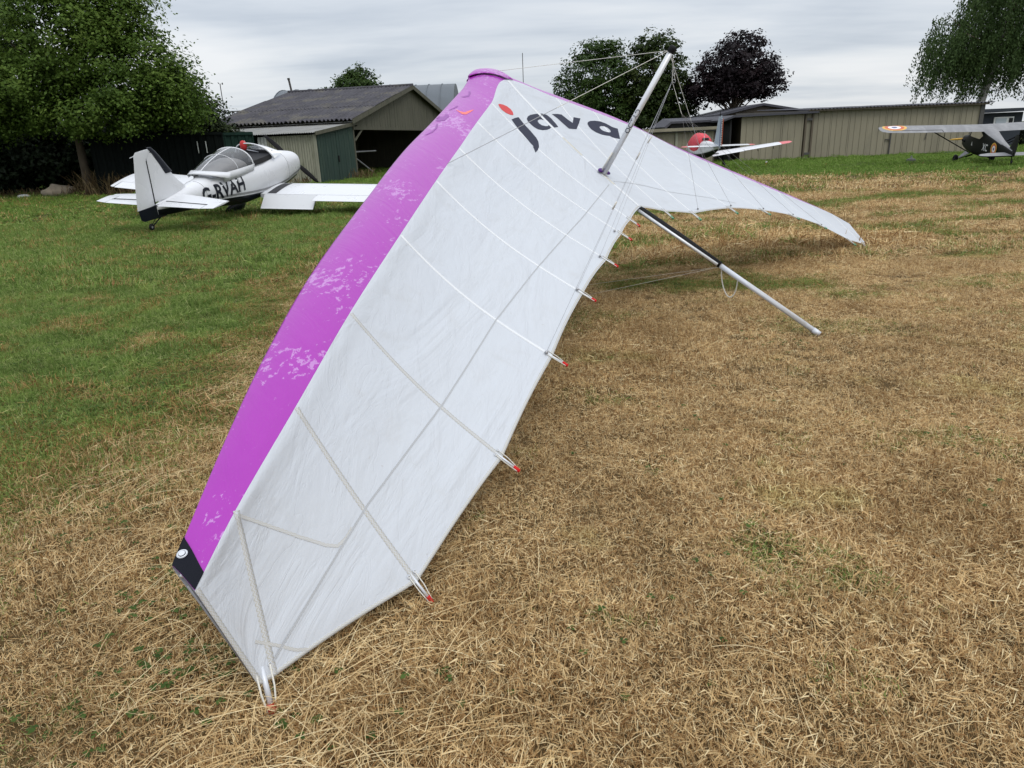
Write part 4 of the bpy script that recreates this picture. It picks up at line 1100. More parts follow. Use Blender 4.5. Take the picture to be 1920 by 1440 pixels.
# swivels and the shackle at the head of the post
wire([KPT + Vector((.01, -.03, -.03)), ring], .0022, 'pale_wire'); wire([KPT + Vector((.0, -.035, -.05)), ring + Vector((.012, -.01, .02))], .002, 'pale_wire')
wire([ring, ring2], .0018, 'pale_wire')
mb = MB()
for q in range(4):
    mb.torus(KPT.lerp(ring, .35 + .2 * q) + Vector((0, -.02, 0)), (q % 2, 1 - q % 2, .3), .013, .0026, 12, 6)
mb.build('shackle', M['steel'], glider, True)
for f_, s in ((.42, 4.98), (.56, 3.98), (.40, 6.9)):
    c_ = ring.lerp(sail(s, 12.7), f_)
    mb = MB(); mb.tube([c_ + Vector((0, 0, .03)), c_ - Vector((0, 0, .03))], .006, 6); mb.build('line_swivel', M['pale_wire'], glider, True)
LET = {"letter_dot":[[[-0.524,-0.6277,0.167],[-0.4912,-0.6209,0.167],[-0.4423,-0.6226,0.163],[-0.394,-0.6361,0.156],[-0.3753,-0.6697,0.148],[-0.3828,-0.7059,0.142],[-0.409,-0.7405,0.136],[-0.4289,-0.751,0.134],[-0.4733,-0.7464,0.136],[-0.5161,-0.7257,0.142],[-0.543,-0.6924,0.152],[-0.5429,-0.6571,0.161]]],"letter_j":[[[-0.5217,-0.8082,0.126],[-0.439,-0.7868,0.128],[-0.3705,-0.7757,0.129],[-0.3796,-0.8199,0.121],[-0.3889,-0.8642,0.114],[-0.3903,-0.8964,0.108],[-0.392,-0.9288,0.103],[-0.3941,-0.9613,0.098],[-0.4015,-1.0018,0.092],[-0.4092,-1.0425,0.086],[-0.4386,-1.094,0.078],[-0.4986,-1.1493,0.069],[-0.5651,-1.1896,0.063],[-0.6465,-1.2223,0.058],[-0.6085,-1.1689,0.066],[-0.5942,-1.1458,0.069],[-0.5803,-1.1505,0.068],[-0.5798,-1.1185,0.073],[-0.5751,-1.081,0.079],[-0.571,-1.0436,0.084],[-0.5653,-0.9987,0.092],[-0.5604,-0.954,0.1],[-0.5498,-0.9094,0.107],[-0.5395,-0.8647,0.115]]],"letter_a":[[[-0.2599,-0.796,0.125],[-0.2042,-0.7653,0.131],[-0.1316,-0.7446,0.134],[-0.0301,-0.7318,0.137],[0.0885,-0.7256,0.137],[0.1332,-0.7351,0.134],[0.1604,-0.7406,0.133],[0.1761,-0.7904,0.124],[0.1695,-0.828,0.119],[0.1625,-0.8657,0.113],[0.1453,-0.9128,0.107],[0.0529,-0.9243,0.108],[-0.0123,-0.9242,0.109],[-0.0458,-0.939,0.107],[-0.1095,-0.9521,0.105],[-0.1926,-0.9546,0.103],[-0.2509,-0.9388,0.104],[-0.2771,-0.9081,0.108],[-0.2843,-0.8619,0.115],[-0.2822,-0.8289,0.12]],[[-0.1196,-0.8283,0.122],[-0.0692,-0.8097,0.125],[-0.0234,-0.8079,0.125],[0.0092,-0.821,0.123],[0.0189,-0.8562,0.118],[0.0037,-0.8847,0.114],[-0.0302,-0.902,0.112],[-0.0756,-0.9031,0.112],[-0.1218,-0.8887,0.113],[-0.1361,-0.8623,0.117]]],"letter_v":[[[0.2725,-0.7264,0.133],[0.3675,-0.7235,0.134],[0.4467,-0.7333,0.133],[0.4619,-0.7668,0.126],[0.477,-0.8004,0.12],[0.5111,-0.8509,0.11],[0.6238,-0.7778,0.13],[0.6749,-0.79,0.13],[0.7258,-0.8027,0.13],[0.6126,-0.8669,0.11],[0.4738,-0.9362,0.093],[0.3998,-0.9333,0.094],[0.3331,-0.9275,0.097],[0.3243,-0.896,0.102],[0.3158,-0.8644,0.108],[0.3094,-0.8243,0.115],[0.3029,-0.7843,0.122],[0.2877,-0.7553,0.128]]],"letter_a.001":[[[0.7653,-0.8797,0.116],[0.8039,-0.8596,0.123],[0.8629,-0.8502,0.129],[0.9431,-0.8565,0.134],[1.0301,-0.8753,0.138],[1.097,-0.9112,0.135],[1.1398,-0.9488,0.129],[1.1591,-0.969,0.127],[1.195,-0.987,0.126],[1.2336,-1.0032,0.126],[1.1676,-1.0701,0.107],[1.0975,-1.1366,0.088],[1.0376,-1.1194,0.087],[0.9859,-1.1016,0.087],[0.959,-1.0734,0.09],[0.9081,-1.0629,0.089],[0.8404,-1.0415,0.088],[0.7801,-1.0037,0.092],[0.7437,-0.9604,0.098],[0.7449,-0.9168,0.107]],[[0.9283,-0.9406,0.115],[0.9751,-0.9345,0.12],[1.0269,-0.9446,0.121],[1.063,-0.9665,0.119],[1.0717,-0.9989,0.113],[1.0542,-1.0262,0.106],[1.0207,-1.0312,0.103],[0.9719,-1.0188,0.102],[0.9281,-0.9959,0.103],[0.9142,-0.9655,0.109]]],"orange_mark":[[[-1.0719,-0.6101,0.103],[-1.0869,-0.6712,0.12],[-1.0669,-0.6999,0.129],[-0.9944,-0.6867,0.136],[-0.925,-0.6809,0.144],[-1.0031,-0.7117,0.139],[-1.0991,-0.741,0.132],[-1.1267,-0.7217,0.125],[-1.1056,-0.6705,0.117]]],"faded_letter":[[[-0.566,-0.3218,0.117],[-0.5524,-0.332,0.126],[-0.6034,-0.3769,0.131],[-0.6922,-0.4332,0.129],[-0.7272,-0.4135,0.11],[-0.7202,-0.3685,0.089],[-0.6978,-0.386,0.106],[-0.662,-0.3956,0.121],[-0.6166,-0.3682,0.123]]],"faded_letter.001":[[[-0.9789,-0.5408,0.098],[-0.9677,-0.5506,0.105],[-0.9989,-0.5701,0.105],[-1.0842,-0.589,0.092],[-1.1196,-0.5836,0.078],[-1.0769,-0.568,0.083],[-1.0276,-0.5623,0.095]]],"faded_letter.002":[[[-1.2155,-0.6347,0.077],[-1.2185,-0.6656,0.091],[-1.26,-0.7098,0.099],[-1.376,-0.7649,0.094],[-1.3957,-0.7515,0.084],[-1.4101,-0.7344,0.072],[-1.4041,-0.7005,0.056],[-1.3165,-0.6674,0.064],[-1.351,-0.663,0.051],[-1.2805,-0.633,0.056],[-1.2909,-0.6783,0.077],[-1.2588,-0.6663,0.08]]],"faded_letter.003":[[[-1.5051,-0.7932,0.075],[-1.4669,-0.7752,0.076],[-1.5038,-0.8137,0.085],[-1.5871,-0.8704,0.089],[-1.6791,-0.9131,0.086],[-1.7519,-0.9263,0.074],[-1.7653,-0.9167,0.066],[-1.7085,-0.9028,0.074],[-1.6354,-0.8799,0.082],[-1.5708,-0.8447,0.082]]]}
_V = []; _F = []
for o in (le_n, le_f, top_n, top_f):
    b = len(_V); _V += [v.co.copy() for v in o.data.vertices]; _F += [tuple(b + i for i in p.vertices) for p in o.data.polygons]
SAILT = BVHTree.FromPolygons(_V, _F)
from mathutils.geometry import tessellate_polygon
LMAT = {'letter_dot': 'letter_red', 'orange_mark': 'letter_orange', 'faded_letter': 'letter_grey'}
for nm, loops in LET.items():
    key = nm.split('.')[0]
    flat = [[Vector((p[0], p[1], 0)) for p in lp] for lp in loops]
    tris = tessellate_polygon(flat)
    pts = [Vector(p) for lp in loops for p in lp]
    bm = bmesh.new()
    bv = [bm.verts.new(p) for p in pts]
    for t in tris:
        try: bm.faces.new([bv[i] for i in t])
        except ValueError: pass
    bmesh.ops.subdivide_edges(bm, edges=bm.edges, cuts=2, use_grid_fill=True)
    for v in bm.verts:
        h = SAILT.find_nearest(v.co)
        n = h[1] if h[1].z > 0 else -h[1]
        v.co = h[0] + n * .0016
    bmesh.ops.recalc_face_normals(bm, faces=bm.faces)
    me = bpy.data.meshes.new(key); bm.to_mesh(me); bm.free()
    me.materials.append(M[LMAT.get(key, 'letter')])
    o = bpy.data.objects.new(key, me); COL.objects.link(o); o.parent = glider

_fc = {}
def text_geo(body, size, bold=0.0, sx=1.0):
    cu = bpy.data.curves.new('txt', 'FONT'); cu.body = body; cu.size = size; cu.offset = bold
    cu.resolution_u = 3
    ob = bpy.data.objects.new('txt', cu)
    COL.objects.link(ob)
    me = bpy.data.meshes.new_from_object(ob.evaluated_get(bpy.context.evaluated_depsgraph_get()))
    v = [(a.co.x * sx, a.co.y) for a in me.vertices]; f = [tuple(p.vertices) for p in me.polygons]
    bpy.data.objects.remove(ob); bpy.data.curves.remove(cu); bpy.data.meshes.remove(me)
    return v, f
# small print up the kingpost
v, f = text_geo('OCTAD', .062)
mb = MB()
ax = (KPT - KPB).normalized()
vw = GI @ (Vector((0, 0, 1.6)) - (GL_M @ KPB + GL_O)); vw = (vw - ax * vw.dot(ax)).normalized()
sdv = ax.cross(vw)
mb.add([KPB + ax * (.40 + x) + (vw * math.cos((.022 - y) / .0285) + sdv * math.sin((.022 - y) / .0285)) * .0302 for x, y in v], f)
mb.build('post_print', M['letter'], glider)
# ------------------------------------------------------------------ aircraft
def ring(y, hw, zb, zt, n=20, ex=2.6):
    out = []
    zc, hz = (zb + zt) / 2, (zt - zb) / 2
    for i in range(n):
        a = 2 * math.pi * i / n - math.pi / 2
        c, s = math.cos(a), math.sin(a)
        out.append(Vector((hw * math.copysign(abs(c) ** (2 / ex), c), y, zc + hz * math.copysign(abs(s) ** (2 / ex), s))))
    return out

def aero(T, c0, c1, n=9):
    """closed outline of the chordwise part c0..c1 of an aerofoil, thickness T"""
    th = lambda x: 5 * T * (.2969 * math.sqrt(max(x, 0)) - .126 * x - .3516 * x ** 2 + .2843 * x ** 3 - .1015 * x ** 4)
    xs = [c0 + (c1 - c0) * (1 - math.cos(math.pi * i / n)) / 2 for i in range(n + 1)] if c0 == 0 else [c0 + (c1 - c0) * i / n for i in range(n + 1)]
    up = [(x, th(x) * 1.15) for x in reversed(xs)]
    lo = [(x, -th(x) * .8) for x in xs]
    if c0 == 0: lo = lo[1:]
    return up + lo

def foil(mb, stations, T, c0=0, c1=1, n=9, tilt=0.0):
    """stations: (x, y_leading, z, chord); chord runs towards -y"""
    rings = []
    for x, y, z, ch in stations:
        rr = []
        for u, h_ in aero(T, c0, c1, n):
            du = u - c0
            yy = u * ch; hh = h_ * ch
            if tilt:
                yy = (c0 + du * math.cos(tilt)) * ch; hh = h_ * ch - du * math.sin(tilt) * ch
            rr.append(Vector((x, y - yy, z + hh)))
        rings.append(rr)
    return mb.loft(rings)

def vfoil(mb, stations, t, c0=0, c1=1):
    """upright surface: (z, y_leading, chord), thickness t"""
    rings = []
    for z, y, ch in stations:
        rings.append([Vector((h_ * ch, y - u * ch, z)) for u, h_ in aero(t, c0, c1, 6)])
    return mb.loft(rings)

def snap_side(pts, bvh, sx, off=.004):
    out = []
    for p in pts:
        h = bvh.ray_cast(Vector((sx * 3, p[0], p[1])), Vector((-sx, 0, 0)))
        out.append(h[0] + Vector((sx * off, 0, 0)) if h[0] else Vector((sx * .4, p[0], p[1])))
    return out

def wheel(parent, name, c, r, w_, tyre, hub):
    o = MB().torus(c, (1, 0, 0), r - w_ * .5, w_ * .5, 22, 10).build(name, tyre, parent, True)
    MB().tube([Vector(c) - Vector((w_ * .3, 0, 0)), Vector(c) + Vector((w_ * .3, 0, 0))], r - w_ * .8, 16).build('hub', hub, o)
    return o

def refine(verts, faces, cuts=2):
    bm = bmesh.new()
    bv = [bm.verts.new(v) for v in verts]
    for f in faces:
        try: bm.faces.new([bv[i] for i in f])
        except ValueError: pass
    bmesh.ops.triangulate(bm, faces=bm.faces)
    bmesh.ops.subdivide_edges(bm, edges=bm.edges, cuts=cuts, use_grid_fill=True)
    v = [x.co.copy() for x in bm.verts]; bm.verts.index_update()
    f = [[x.index for x in q.verts] for q in bm.faces]
    bm.free()
    return v, f

# ---- white low wing two seater
rv = thing('light_aircraft', 'white low wing aircraft with bubble canopy and dark registration letters on green grass', 'aeroplane', (-5.935, 21.017, 1.335))
rv.rotation_euler = (R(9.2), R(4.2), R(-13.43)); rv.scale = (1.026, 1.026, 1.026)
WP, NP = M['white_paint'], M['navy_paint']
FS = [(-.17, .20, -.13, .16), (-.2, .32, -.24, .21), (-.3, .40, -.34, .27), (-.6, .47, -.42, .335), (-1.15, .545, -.48, .43), (-1.6, .56, -.50, .46), (-2.2, .56, -.50, .44), (-2.9, .545, -.48, .43), (-3.3, .50, -.43, .43), (-3.8, .41, -.34, .41), (-4.4, .285, -.21, .36), (-5.0, .18, -.14, .29), (-5.5, .085, -.075, .22), (-5.7, .05, -.05, .18)]
def fsec(y):
    for a, b in zip(FS, FS[1:]):
        if b[0] <= y <= a[0]:
            t = (a[0] - y) / (a[0] - b[0]); return tuple(a[k] + (b[k] - a[k]) * t for k in range(1, 4))
    return FS[-1][1:]
NR = 36
ys = [FS[0][0], FS[1][0], -.25, -.3, -.45, -.6, -.85, -1.15, -1.4, -1.6, -1.9, -2.2, -2.55, -2.9, -3.1, -3.3, -3.55, -3.8, -4.1, -4.4, -4.7, -5.0, -5.25, -5.5, -5.7]
def belly_z(y):   # the painted line between the white and the dark belly
    return herm([-5.75, -5.0, -4.0, -3.0, -2.2, -1.4, -.8, -.1], [.10, .02, -.10, -.22, -.30, -.31, -.25, -.22], y)
rings = []
for y in ys:
    hw, zb, zt = fsec(y)
    r0 = ring(y, hw, zb, zt, NR, 2.7 if y > -3.4 else 2.3)
    # pull one point of each side onto the paint line so that the edge is clean
    bz = max(belly_z(y), zb + .012)
    zc, hz = (zb + zt) / 2, (zt - zb) / 2
    out = []
    k = 5
    ex = 2.7 if y > -3.4 else 2.3
    for i in range(NR):
        # angles below the line are spread over indices -5..5, above over the rest
        def pt(a):
            c, s = math.cos(a), math.sin(a)
            return Vector((hw * math.copysign(abs(c) ** (2 / ex), c), y, zc + hz * math.copysign(abs(s) ** (2 / ex), s)))
        sb = max(-1, min(1, (bz - zc) / hz)); al = math.asin(math.copysign(abs(sb) ** (ex / 2), sb)) + math.pi / 2
        j = i if i <= NR / 2 else NR - i
        a = al * j / k if j <= k else al + (math.pi - al) * (j - k) / (NR / 2 - k)
        p = pt(a - math.pi / 2)
        if i > NR / 2: p.x = -p.x
        out.append(p)
    rings.append(out)
fus = MB().loft(rings, mi=lambda k, i: 1 if (i < 5 or i >= NR - 5) else 0).build('fuselage', [WP, NP], rv, True, 50)
fb = BVHTree.FromPolygons([v.co.copy() for v in fus.data.vertices], [tuple(p.vertices) for p in fus.data.polygons])
# stripes over the paint line
for dz, wz, m_ in ((.055, .05, 'grey_paint'), (.012, .022, 'white_paint')):
    for sx in (-1, 1):
        top_, bot = [], []
        yy = [-.35 - 5.0 * q / 60 for q in range(61)]
        sc_ = lambda y: .35 + .65 * max(0, min(1, (y + 5.4) / 1.6))
        A = snap_side([(y, belly_z(y) + (dz + wz / 2) * sc_(y)) for y in yy], fb, sx)
        B = snap_side([(y, belly_z(y) + (dz - wz / 2) * sc_(y)) for y in yy], fb, sx)
        MB().add(A + B, [(i, i + 1, 62 + i, 61 + i) for i in range(60)]).build('stripe', M[m_], fus)
# registration on both sides
v, f = text_geo('G-RVAH', .46, .012, .78)
v2, f2 = refine([(x, y, 0) for x, y in v], f, 1)
for sx in (1, -1):
    w_ = max(p.x for p in v2)
    P = snap_side([((-4.50 + p.x) if sx > 0 else (-4.50 + w_ - p.x), -.065 + p.y + .03 * (p.x - .8)) for p in v2], fb, sx, .012)
    MB().add(P, f2).build('registration', NP, fus)
for y in (-1.17, -3.34, -4.35):
    hw, zb, zt = fsec(y)
    q = [p for p in ring(y, hw + .0005, zb, zt, 40, 2.7 if y > -3.4 else 2.3) if p.z > belly_z(y) + .02]
    for sg in (-1, 1):
        qq = sorted([p for p in q if p.x * sg >= 0], key=lambda p: p.z)
        MB().tube(qq, .0045, 4, False).build('panel_line', M['grey_paint'], fus)
# cockpit, windscreen hoop and canopy slid back
mb = MB()
mb.loft([[Vector((x * .43 * k, y, z)) for x, z in ((-1, .36), (-1, .475), (-.6, .485), (0, .49), (.6, .485), (1, .475), (1, .36))] for y, k in ((-1.72, 1.0), (-2.2, 1.08), (-2.72, 1.05))])
mb.build('cockpit', M['dark'], rv)
for sx in (-.22, .22):
    sb = MB(); sb.box((sx, -2.72, .50), (.34, .12, .34), (R(-14), 0, 0)); so = sb.build('seat_back', M['black_cloth'], rv)
    bv = so.modifiers.new('b', 'BEVEL'); bv.width = .04; bv.segments = 3
mb = MB(); mb.ball((-.15, -1.95, .69), (.10, .05, .12), 12, 8); mb.build('red_cover', M['letter_red'], rv, True)
MB().tube([(-.14, -1.95, .60), (.10, -1.72, .50)], .012, 6).build('brace', M['alu_white'], rv, True)
mb = MB(); mb.box((0, -1.68, .47), (.86, .1, .16)); mb.build('instrument_panel', M['dark'], rv)
def hoop(y, hw, z0, h_, n=22, e=2.2):
    o = []
    for i in range(n + 1):
        a = math.pi * i / n; c, s = math.cos(a), math.sin(a)
        o.append(Vector((hw * math.copysign(abs(c) ** (2 / e), c), y, z0 + h_ * abs(s) ** (2 / e))))
    return o
H0 = hoop(-1.98, .50, .36, .39)
for p in H0: p.y += .25 * (1 - (p.z - .36) / .39)
MB().tube(H0, .017, 8).build('windscreen_hoop', WP, rv, True)
G1 = []
for t in (0, .25, .5, .75, 1):
    q = []
    for i, p in enumerate(H0):
        a = math.pi * i / 22
        e_ = Vector((.46 * math.cos(a), -1.18 - .05 * math.cos(a * 2), .43 + .02 * math.sin(a)))
        z = p.lerp(e_, t); z.z += .045 * math.sin(math.pi * t) * math.sin(a)
        q.append(z)
    G1.append(q)
MB().loft(G1, closed=False, caps=False).build('windscreen', M['glass'], rv, True)
G2 = []
for t in [q / 10 for q in range(11)]:
    y = -2.72 - 1.38 * t
    h_ = .36 * math.cos(t * math.pi / 2 * .93) ** .75 + .02
    G2.append(hoop(y, .52 - .24 * t ** 1.5, .405 - .03 * t, h_))
cano = MB().loft(G2, closed=False, caps=False).build('canopy', M['glass'], rv, True)
for p in range(1): pass
MB().tube(G2[0], .018, 8).build('canopy_bow', WP, cano, True)
MB().tube([g[11] for g in G2], .013, 6).build('canopy_rib', WP, cano, True)
MB().tube([p + Vector((0, 0, .004)) for p in G2[4]], .008, 6).build('canopy_rib', WP, cano, True)
# white skirt along the sill and round the back of the canopy
for sx in (1, -1):
    A, B = [], []
    for q in range(25):
        t = q / 24; y = -2.68 - 1.10 * t
        hw, zb, zt = fsec(y)
        g = .52 - .24 * (max(0, (-2.72 - y)) / 1.38) ** 1.5
        A.append(Vector((sx * (g + .012), y, .43)))
        h = fb.ray_cast(Vector((sx * 3, y, .28 - .05 * t)), Vector((-sx, 0, 0)))
        B.append((h[0] if h[0] else Vector((sx * hw, y, .28))) + Vector((sx * .014, 0, 0)))
    o = MB().add(A + B, [(i, i + 1, 26 + i, 25 + i) for i in range(24)]).build('canopy_skirt', WP, cano, True)
    so = o.modifiers.new('s', 'SOLIDIFY'); so.thickness = .012; so.offset = 0
A, B = [], []
for q in range(33):
    a = math.pi * q / 32; c, s = math.cos(a), math.sin(a)
    y0 = -3.72 - .40 * s
    A.append(Vector((.50 * c * (1 - .18 * s), y0 + .12, .42 + .10 * s)))
    B.append(Vector((.53 * c * (1 - .16 * s), y0 - .02, .31 + .165 * s)))
o = MB().add(A + B, [(i, i + 1, 34 + i, 33 + i) for i in range(32)]).build('canopy_skirt', WP, cano, True)
so = o.modifiers.new('s', 'SOLIDIFY'); so.thickness = .012
# beige baggage cover under the glass
mb = MB(); mb.loft([hoop(-2.86 - 1.0 * t, .46 - .18 * t, .38, .20 * (1 - .45 * t ** 2)) for t in (0, .3, .6, 1)], closed=False, caps=False)
mb.build('baggage_cover', M['seat'], rv, True)
# propeller and spinner
sp_ = MB(); sp_.loft([ring(-.18 + .30 * t, .14 * math.sqrt(1 - t * .985), -.14 * math.sqrt(1 - t * .985) , .14 * math.sqrt(1 - t * .985), 16, 2) for t in (0, .2, .4, .6, .8, .95, 1)]); sp_.build('spinner', WP, rv, True)
PA = R(-40)
for sg in (-1, 1):
    rr = []
    for t, ch in ((.0, .06), (.2, .09), (.45, .125), (.75, .11), (.95, .07), (1, .03)):
        r_ = .08 + .85 * t; tw = R(50 - 34 * t)
        d = Vector((math.cos(PA) * sg, 0, math.sin(PA) * sg)); s_ = Vector((-d.z, 0, d.x))
        e_ = (s_ * math.cos(tw) + Vector((0, 1, 0)) * math.sin(tw) * sg)
        n_ = d.cross(e_)
        rr.append([Vector((0, -.02, 0)) + d * r_ + e_ * ch * .5 * math.cos(a) + n_ * .010 * math.sin(a) for a in [2 * math.pi * i / 10 for i in range(10)]])
    MB().loft(rr).build('propeller_blade', M['black'], rv, True)
# wings
DI = math.tan(R(2.2)); Z0 = -.36
for sx in (1, -1):
    stn = lambda xs: [(sx * x, -1.45, Z0 + (x - .5) * DI, 1.475) for x in xs]
    wg = foil(MB(), stn((.5, 1.2, 2.2, 3.36)), .135, 0, .775).build('wing', WP, rv, True, 40)
    foil(MB(), stn((2.02, 3.34)), .135, .785, 1.0, 4, R(2)).build('aileron', WP, wg, True, 40)
    foil(MB(), stn((.62, 2.0)), .135, .785, 1.03, 4, R(38)).build('flap', WP, wg, True, 40)
    MB().tube([(sx * .62, -2.60, Z0 + .045 + .12 * DI), (sx * 3.34, -2.60, Z0 + .045 + 2.84 * DI)], .010, 5).build('hinge_line', M['grey_paint'], wg)
    tp = MB(); foil(tp, [(sx * 3.365, -1.45, Z0 + 2.865 * DI, 1.475), (sx * 3.44, -1.47, Z0 + 2.94 * DI, 1.44), (sx * 3.49, -1.52, Z0 + 2.99 * DI, 1.34)], .135, 0, 1).build('wing_tip', WP, wg, True, 40)
    wb = BVHTree.FromPolygons([v.co.copy() for v in wg.data.vertices], [tuple(p.vertices) for p in wg.data.polygons])
    mb = MB(); gr_ = []
    for j in range(7):
        for i in range(3):
            x, y = sx * (.66 + .24 * i / 2), -1.70 - .86 * j / 6
            h = wb.ray_cast(Vector((x, y, 2)), Vector((0, 0, -1))); gr_.append((h[0] if h[0] else Vector((x, y, Z0))) + Vector((0, 0, .004)))
    mb.add(gr_, [(j * 3 + i, j * 3 + i + 1, j * 3 + i + 4, j * 3 + i + 3) for j in range(6) for i in range(2)]); mb.build('walkway', M['black_walk'], wg)
    # landing gear in dark spats
    MB().tube([(sx * .40, -1.12, -.42), (sx * .98, -1.33, -.93)], .028, 8).build('gear_leg', NP, rv, True)
    wheel(rv, 'wheel', (sx * 1.0, -1.35, -.925), .175, .13, M['black'], M['grey_paint'])
    spt = MB(); spt.loft([ring(-1.35 + d, .10 * k, -1.00 - .13 * k, -1.00 + .20 * k, 14, 2.2) for d, k in ((.32, .05), (.28, .5), (.15, .95), (0, 1.05), (-.25, .8), (-.5, .4), (-.66, .05))])
    for q in range(len(spt.v)): spt.v[q] = (spt.v[q][0] + sx * 1.0, spt.v[q][1], spt.v[q][2])
    spt.build('wheel_spat', NP, rv, True)
fl_m = MB()
fx = lambda x, z: Vector((1.02 + x, -2.74 - .02, Z0 + .05 + z))
# small red and black emblem on the flap
for k, (z, r_, m_) in enumerate(((.0, .030, 'letter_red'), (-.055, .022, 'navy_paint'), (-.09, .018, 'letter_red'))):
    fo = bpy.data.objects['flap']
    fbv = BVHTree.FromPolygons([v.co.copy() for v in fo.data.vertices], [tuple(p.vertices) for p in fo.data.polygons])
    h = fbv.ray_cast(Vector((1.0, -2.72 + z * .9, 1)), Vector((0, 0, -1)))
    if h[0]:
        q = MB(); q.disc(h[0] + h[1] * .004, h[1], r_, 14, sx=.8); q.build('emblem', M[m_], fo)
# tail
vfoil(MB(), [(.24, -4.52, 1.15), (.55, -4.86, .80), (.9, -5.14, .50), (1.18, -5.36, .27)], .10, 0, 1).build('fin', WP, rv, True, 40)
mb = MB(); vfoil(mb, [(.72, -4.945, .62), (.9, -5.085, .50), (1.08, -5.22, .42), (1.19, -5.31, .36), (1.285, -5.42, .28)], .13, 0, .42); mb.build('fin_cap', NP, rv, True, 40)
rud = vfoil(MB(), [(.19, -5.69, .52), (.6, -5.66, .46), (1.05, -5.64, .35), (1.21, -5.45, .50), (1.26, -5.5, .38)], .07, 0, 1).build('rudder', WP, rv, True, 40)
MB().loft([[Vector((x, y, z)) for x, y, z in ((-w_, -5.46, -.085), (-w_ * .5, -6.10, -.045), (0, -6.17, .0), (w_ * .5, -6.10, -.045), (w_, -5.46, -.085))] if k == 0 else [Vector((x, y, .187)) for x, y in ((-w_, -5.46), (-w_ * .5, -6.12), (0, -6.19), (w_ * .5, -6.12), (w_, -5.46))] for k, w_ in ((0, .05), (1, .05))]).build('rudder_base', NP, rud, True, 40)
MB().tube([(0, -5.672, .20), (0, -5.632, 1.12)], .014, 6).build('hinge_line', M['black'], rud)
MB().tube([(0, -5.95, 1.20), (0, -6.06, 1.19)], .006, 5).build('aerial', M['white_paint'], rud)
for sx in (1, -1):
    sf = foil(MB(), [(sx * .06, -4.82, .20, .62), (sx * 1.12, -5.06, .20, .44), (sx * 1.34, -5.12, .20, .24)], .10, 0, 1).build('tailplane', WP, rv, True, 40)
    foil(MB(), [(sx * .12, -5.46, .20, .34), (sx * 1.10, -5.52, .20, .26)], .12, 0, 1, 7).build('elevator', WP, sf, True, 40)
    MB().tube([(sx * .10, -5.452, .206), (sx * 1.10, -5.512, .206)], .016, 5).build('hinge_line', M['black'], sf)
    foil(MB(), [(sx * 1.115, -5.22, .203, .56), (sx * 1.36, -5.24, .203, .48)], .07, 0, 1, 7).build('elevator_horn', WP, sf, True, 40)
MB().tube([(0, -5.40, .0), (0, -5.90, -.20)], .014, 6).build('tail_spring', M['black'], rv)
MB().tube([(0, -5.66, .0), (0, -5.90, -.16)], .008, 6).build('tail_link', M['black'], rv)
wheel(rv, 'tail_wheel', (0, -5.93, -.20), .07, .05, M['black'], M['grey_paint'])

# ---- olive high wing observation aircraft
CS = .73
cub = thing('observation_aircraft', 'dark olive high wing aircraft with grey wings, roundels and white letters', 'aeroplane', (19.55, 31.28, .91))
cub.rotation_euler = (R(7.1), 0, R(-13.5)); cub.scale = (CS, CS, CS)
OL, WG = M['olive'], M['wing_grey']
cf = [(.0, .12, -.14, .12), (-.1, .30, -.36, .22), (-.5, .36, -.44, .28), (-.95, .38, -.52, .36), (-1.4, .38, -.56, .66), (-1.75, .38, -.58, .84), (-3.1, .37, -.55, .86), (-3.6, .33, -.48, .74), (-4.6, .23, -.31, .55), (-5.6, .13, -.14, .36), (-6.5, .05, .0, .2)]
MB().loft([ring(*a, 20, 4) for a in cf]).build('fuselage', OL, cub, True, 40)
# pale spine from the wing to the fin
sp2 = []
for y, hw, z in ((-2.2, .365, .875), (-3.1, .36, .875), (-3.6, .31, .765), (-4.6, .20, .578), (-5.6, .105, .39), (-6.3, .05, .26)):
    sp2.append([Vector((-hw, y, z - .09)), Vector((-hw * .6, y, z)), Vector((hw * .6, y, z)), Vector((hw, y, z - .09))])
MB().loft(sp2, closed=False, caps=False).build('spine', WG, cub, True)
for sx in (-1, 1):
    A = [(-1.42, .34), (-1.62, .74), (-2.95, .76), (-3.30, .58), (-2.9, .36), (-2.0, .34)]
    o = MB(); o.add([Vector((sx * .392, y, z)) for y, z in A], [tuple(range(6))]); o.build('side_window', M['glass'], cub)
    q = MB(); q.tube([Vector((sx * .395, y, z)) for y, z in A + A[:1]], .014, 5); q.build('window_frame', OL, cub)
mb = MB(); mb.add([Vector((sx * .36, y, z)) for y, z in ((-.95, .37), (-1.5, .80)) for sx in (-1, 1)], [(0, 1, 3, 2)]); mb.build('windscreen', M['glass'], cub)
for sx in (-1, 1):
    mb = MB(); mb.ball((sx * .34, -.42, .0), (.10, .13, .10), 10, 8); mb.ball((sx * .34, -.68, .0), (.10, .12, .10), 10, 8); mb.build('engine_cylinder', M['black'], cub, True)
mb = MB()
for sx in (-1, 1):
    rr = []
    for t, ch in ((0, .07), (.4, .11), (.8, .09), (1, .03)):
        d = Vector((sx, 0, .04 * sx)); rr.append([Vector((0, .06, 0)) + d * (.06 + .86 * t) + Vector((0, .02 * math.sin(a), ch * .5 * math.cos(a))) for a in [2 * math.pi * i / 8 for i in range(8)]])
    MB().loft(rr).build('propeller_blade', M['yellow'] , cub, True)
cw = []
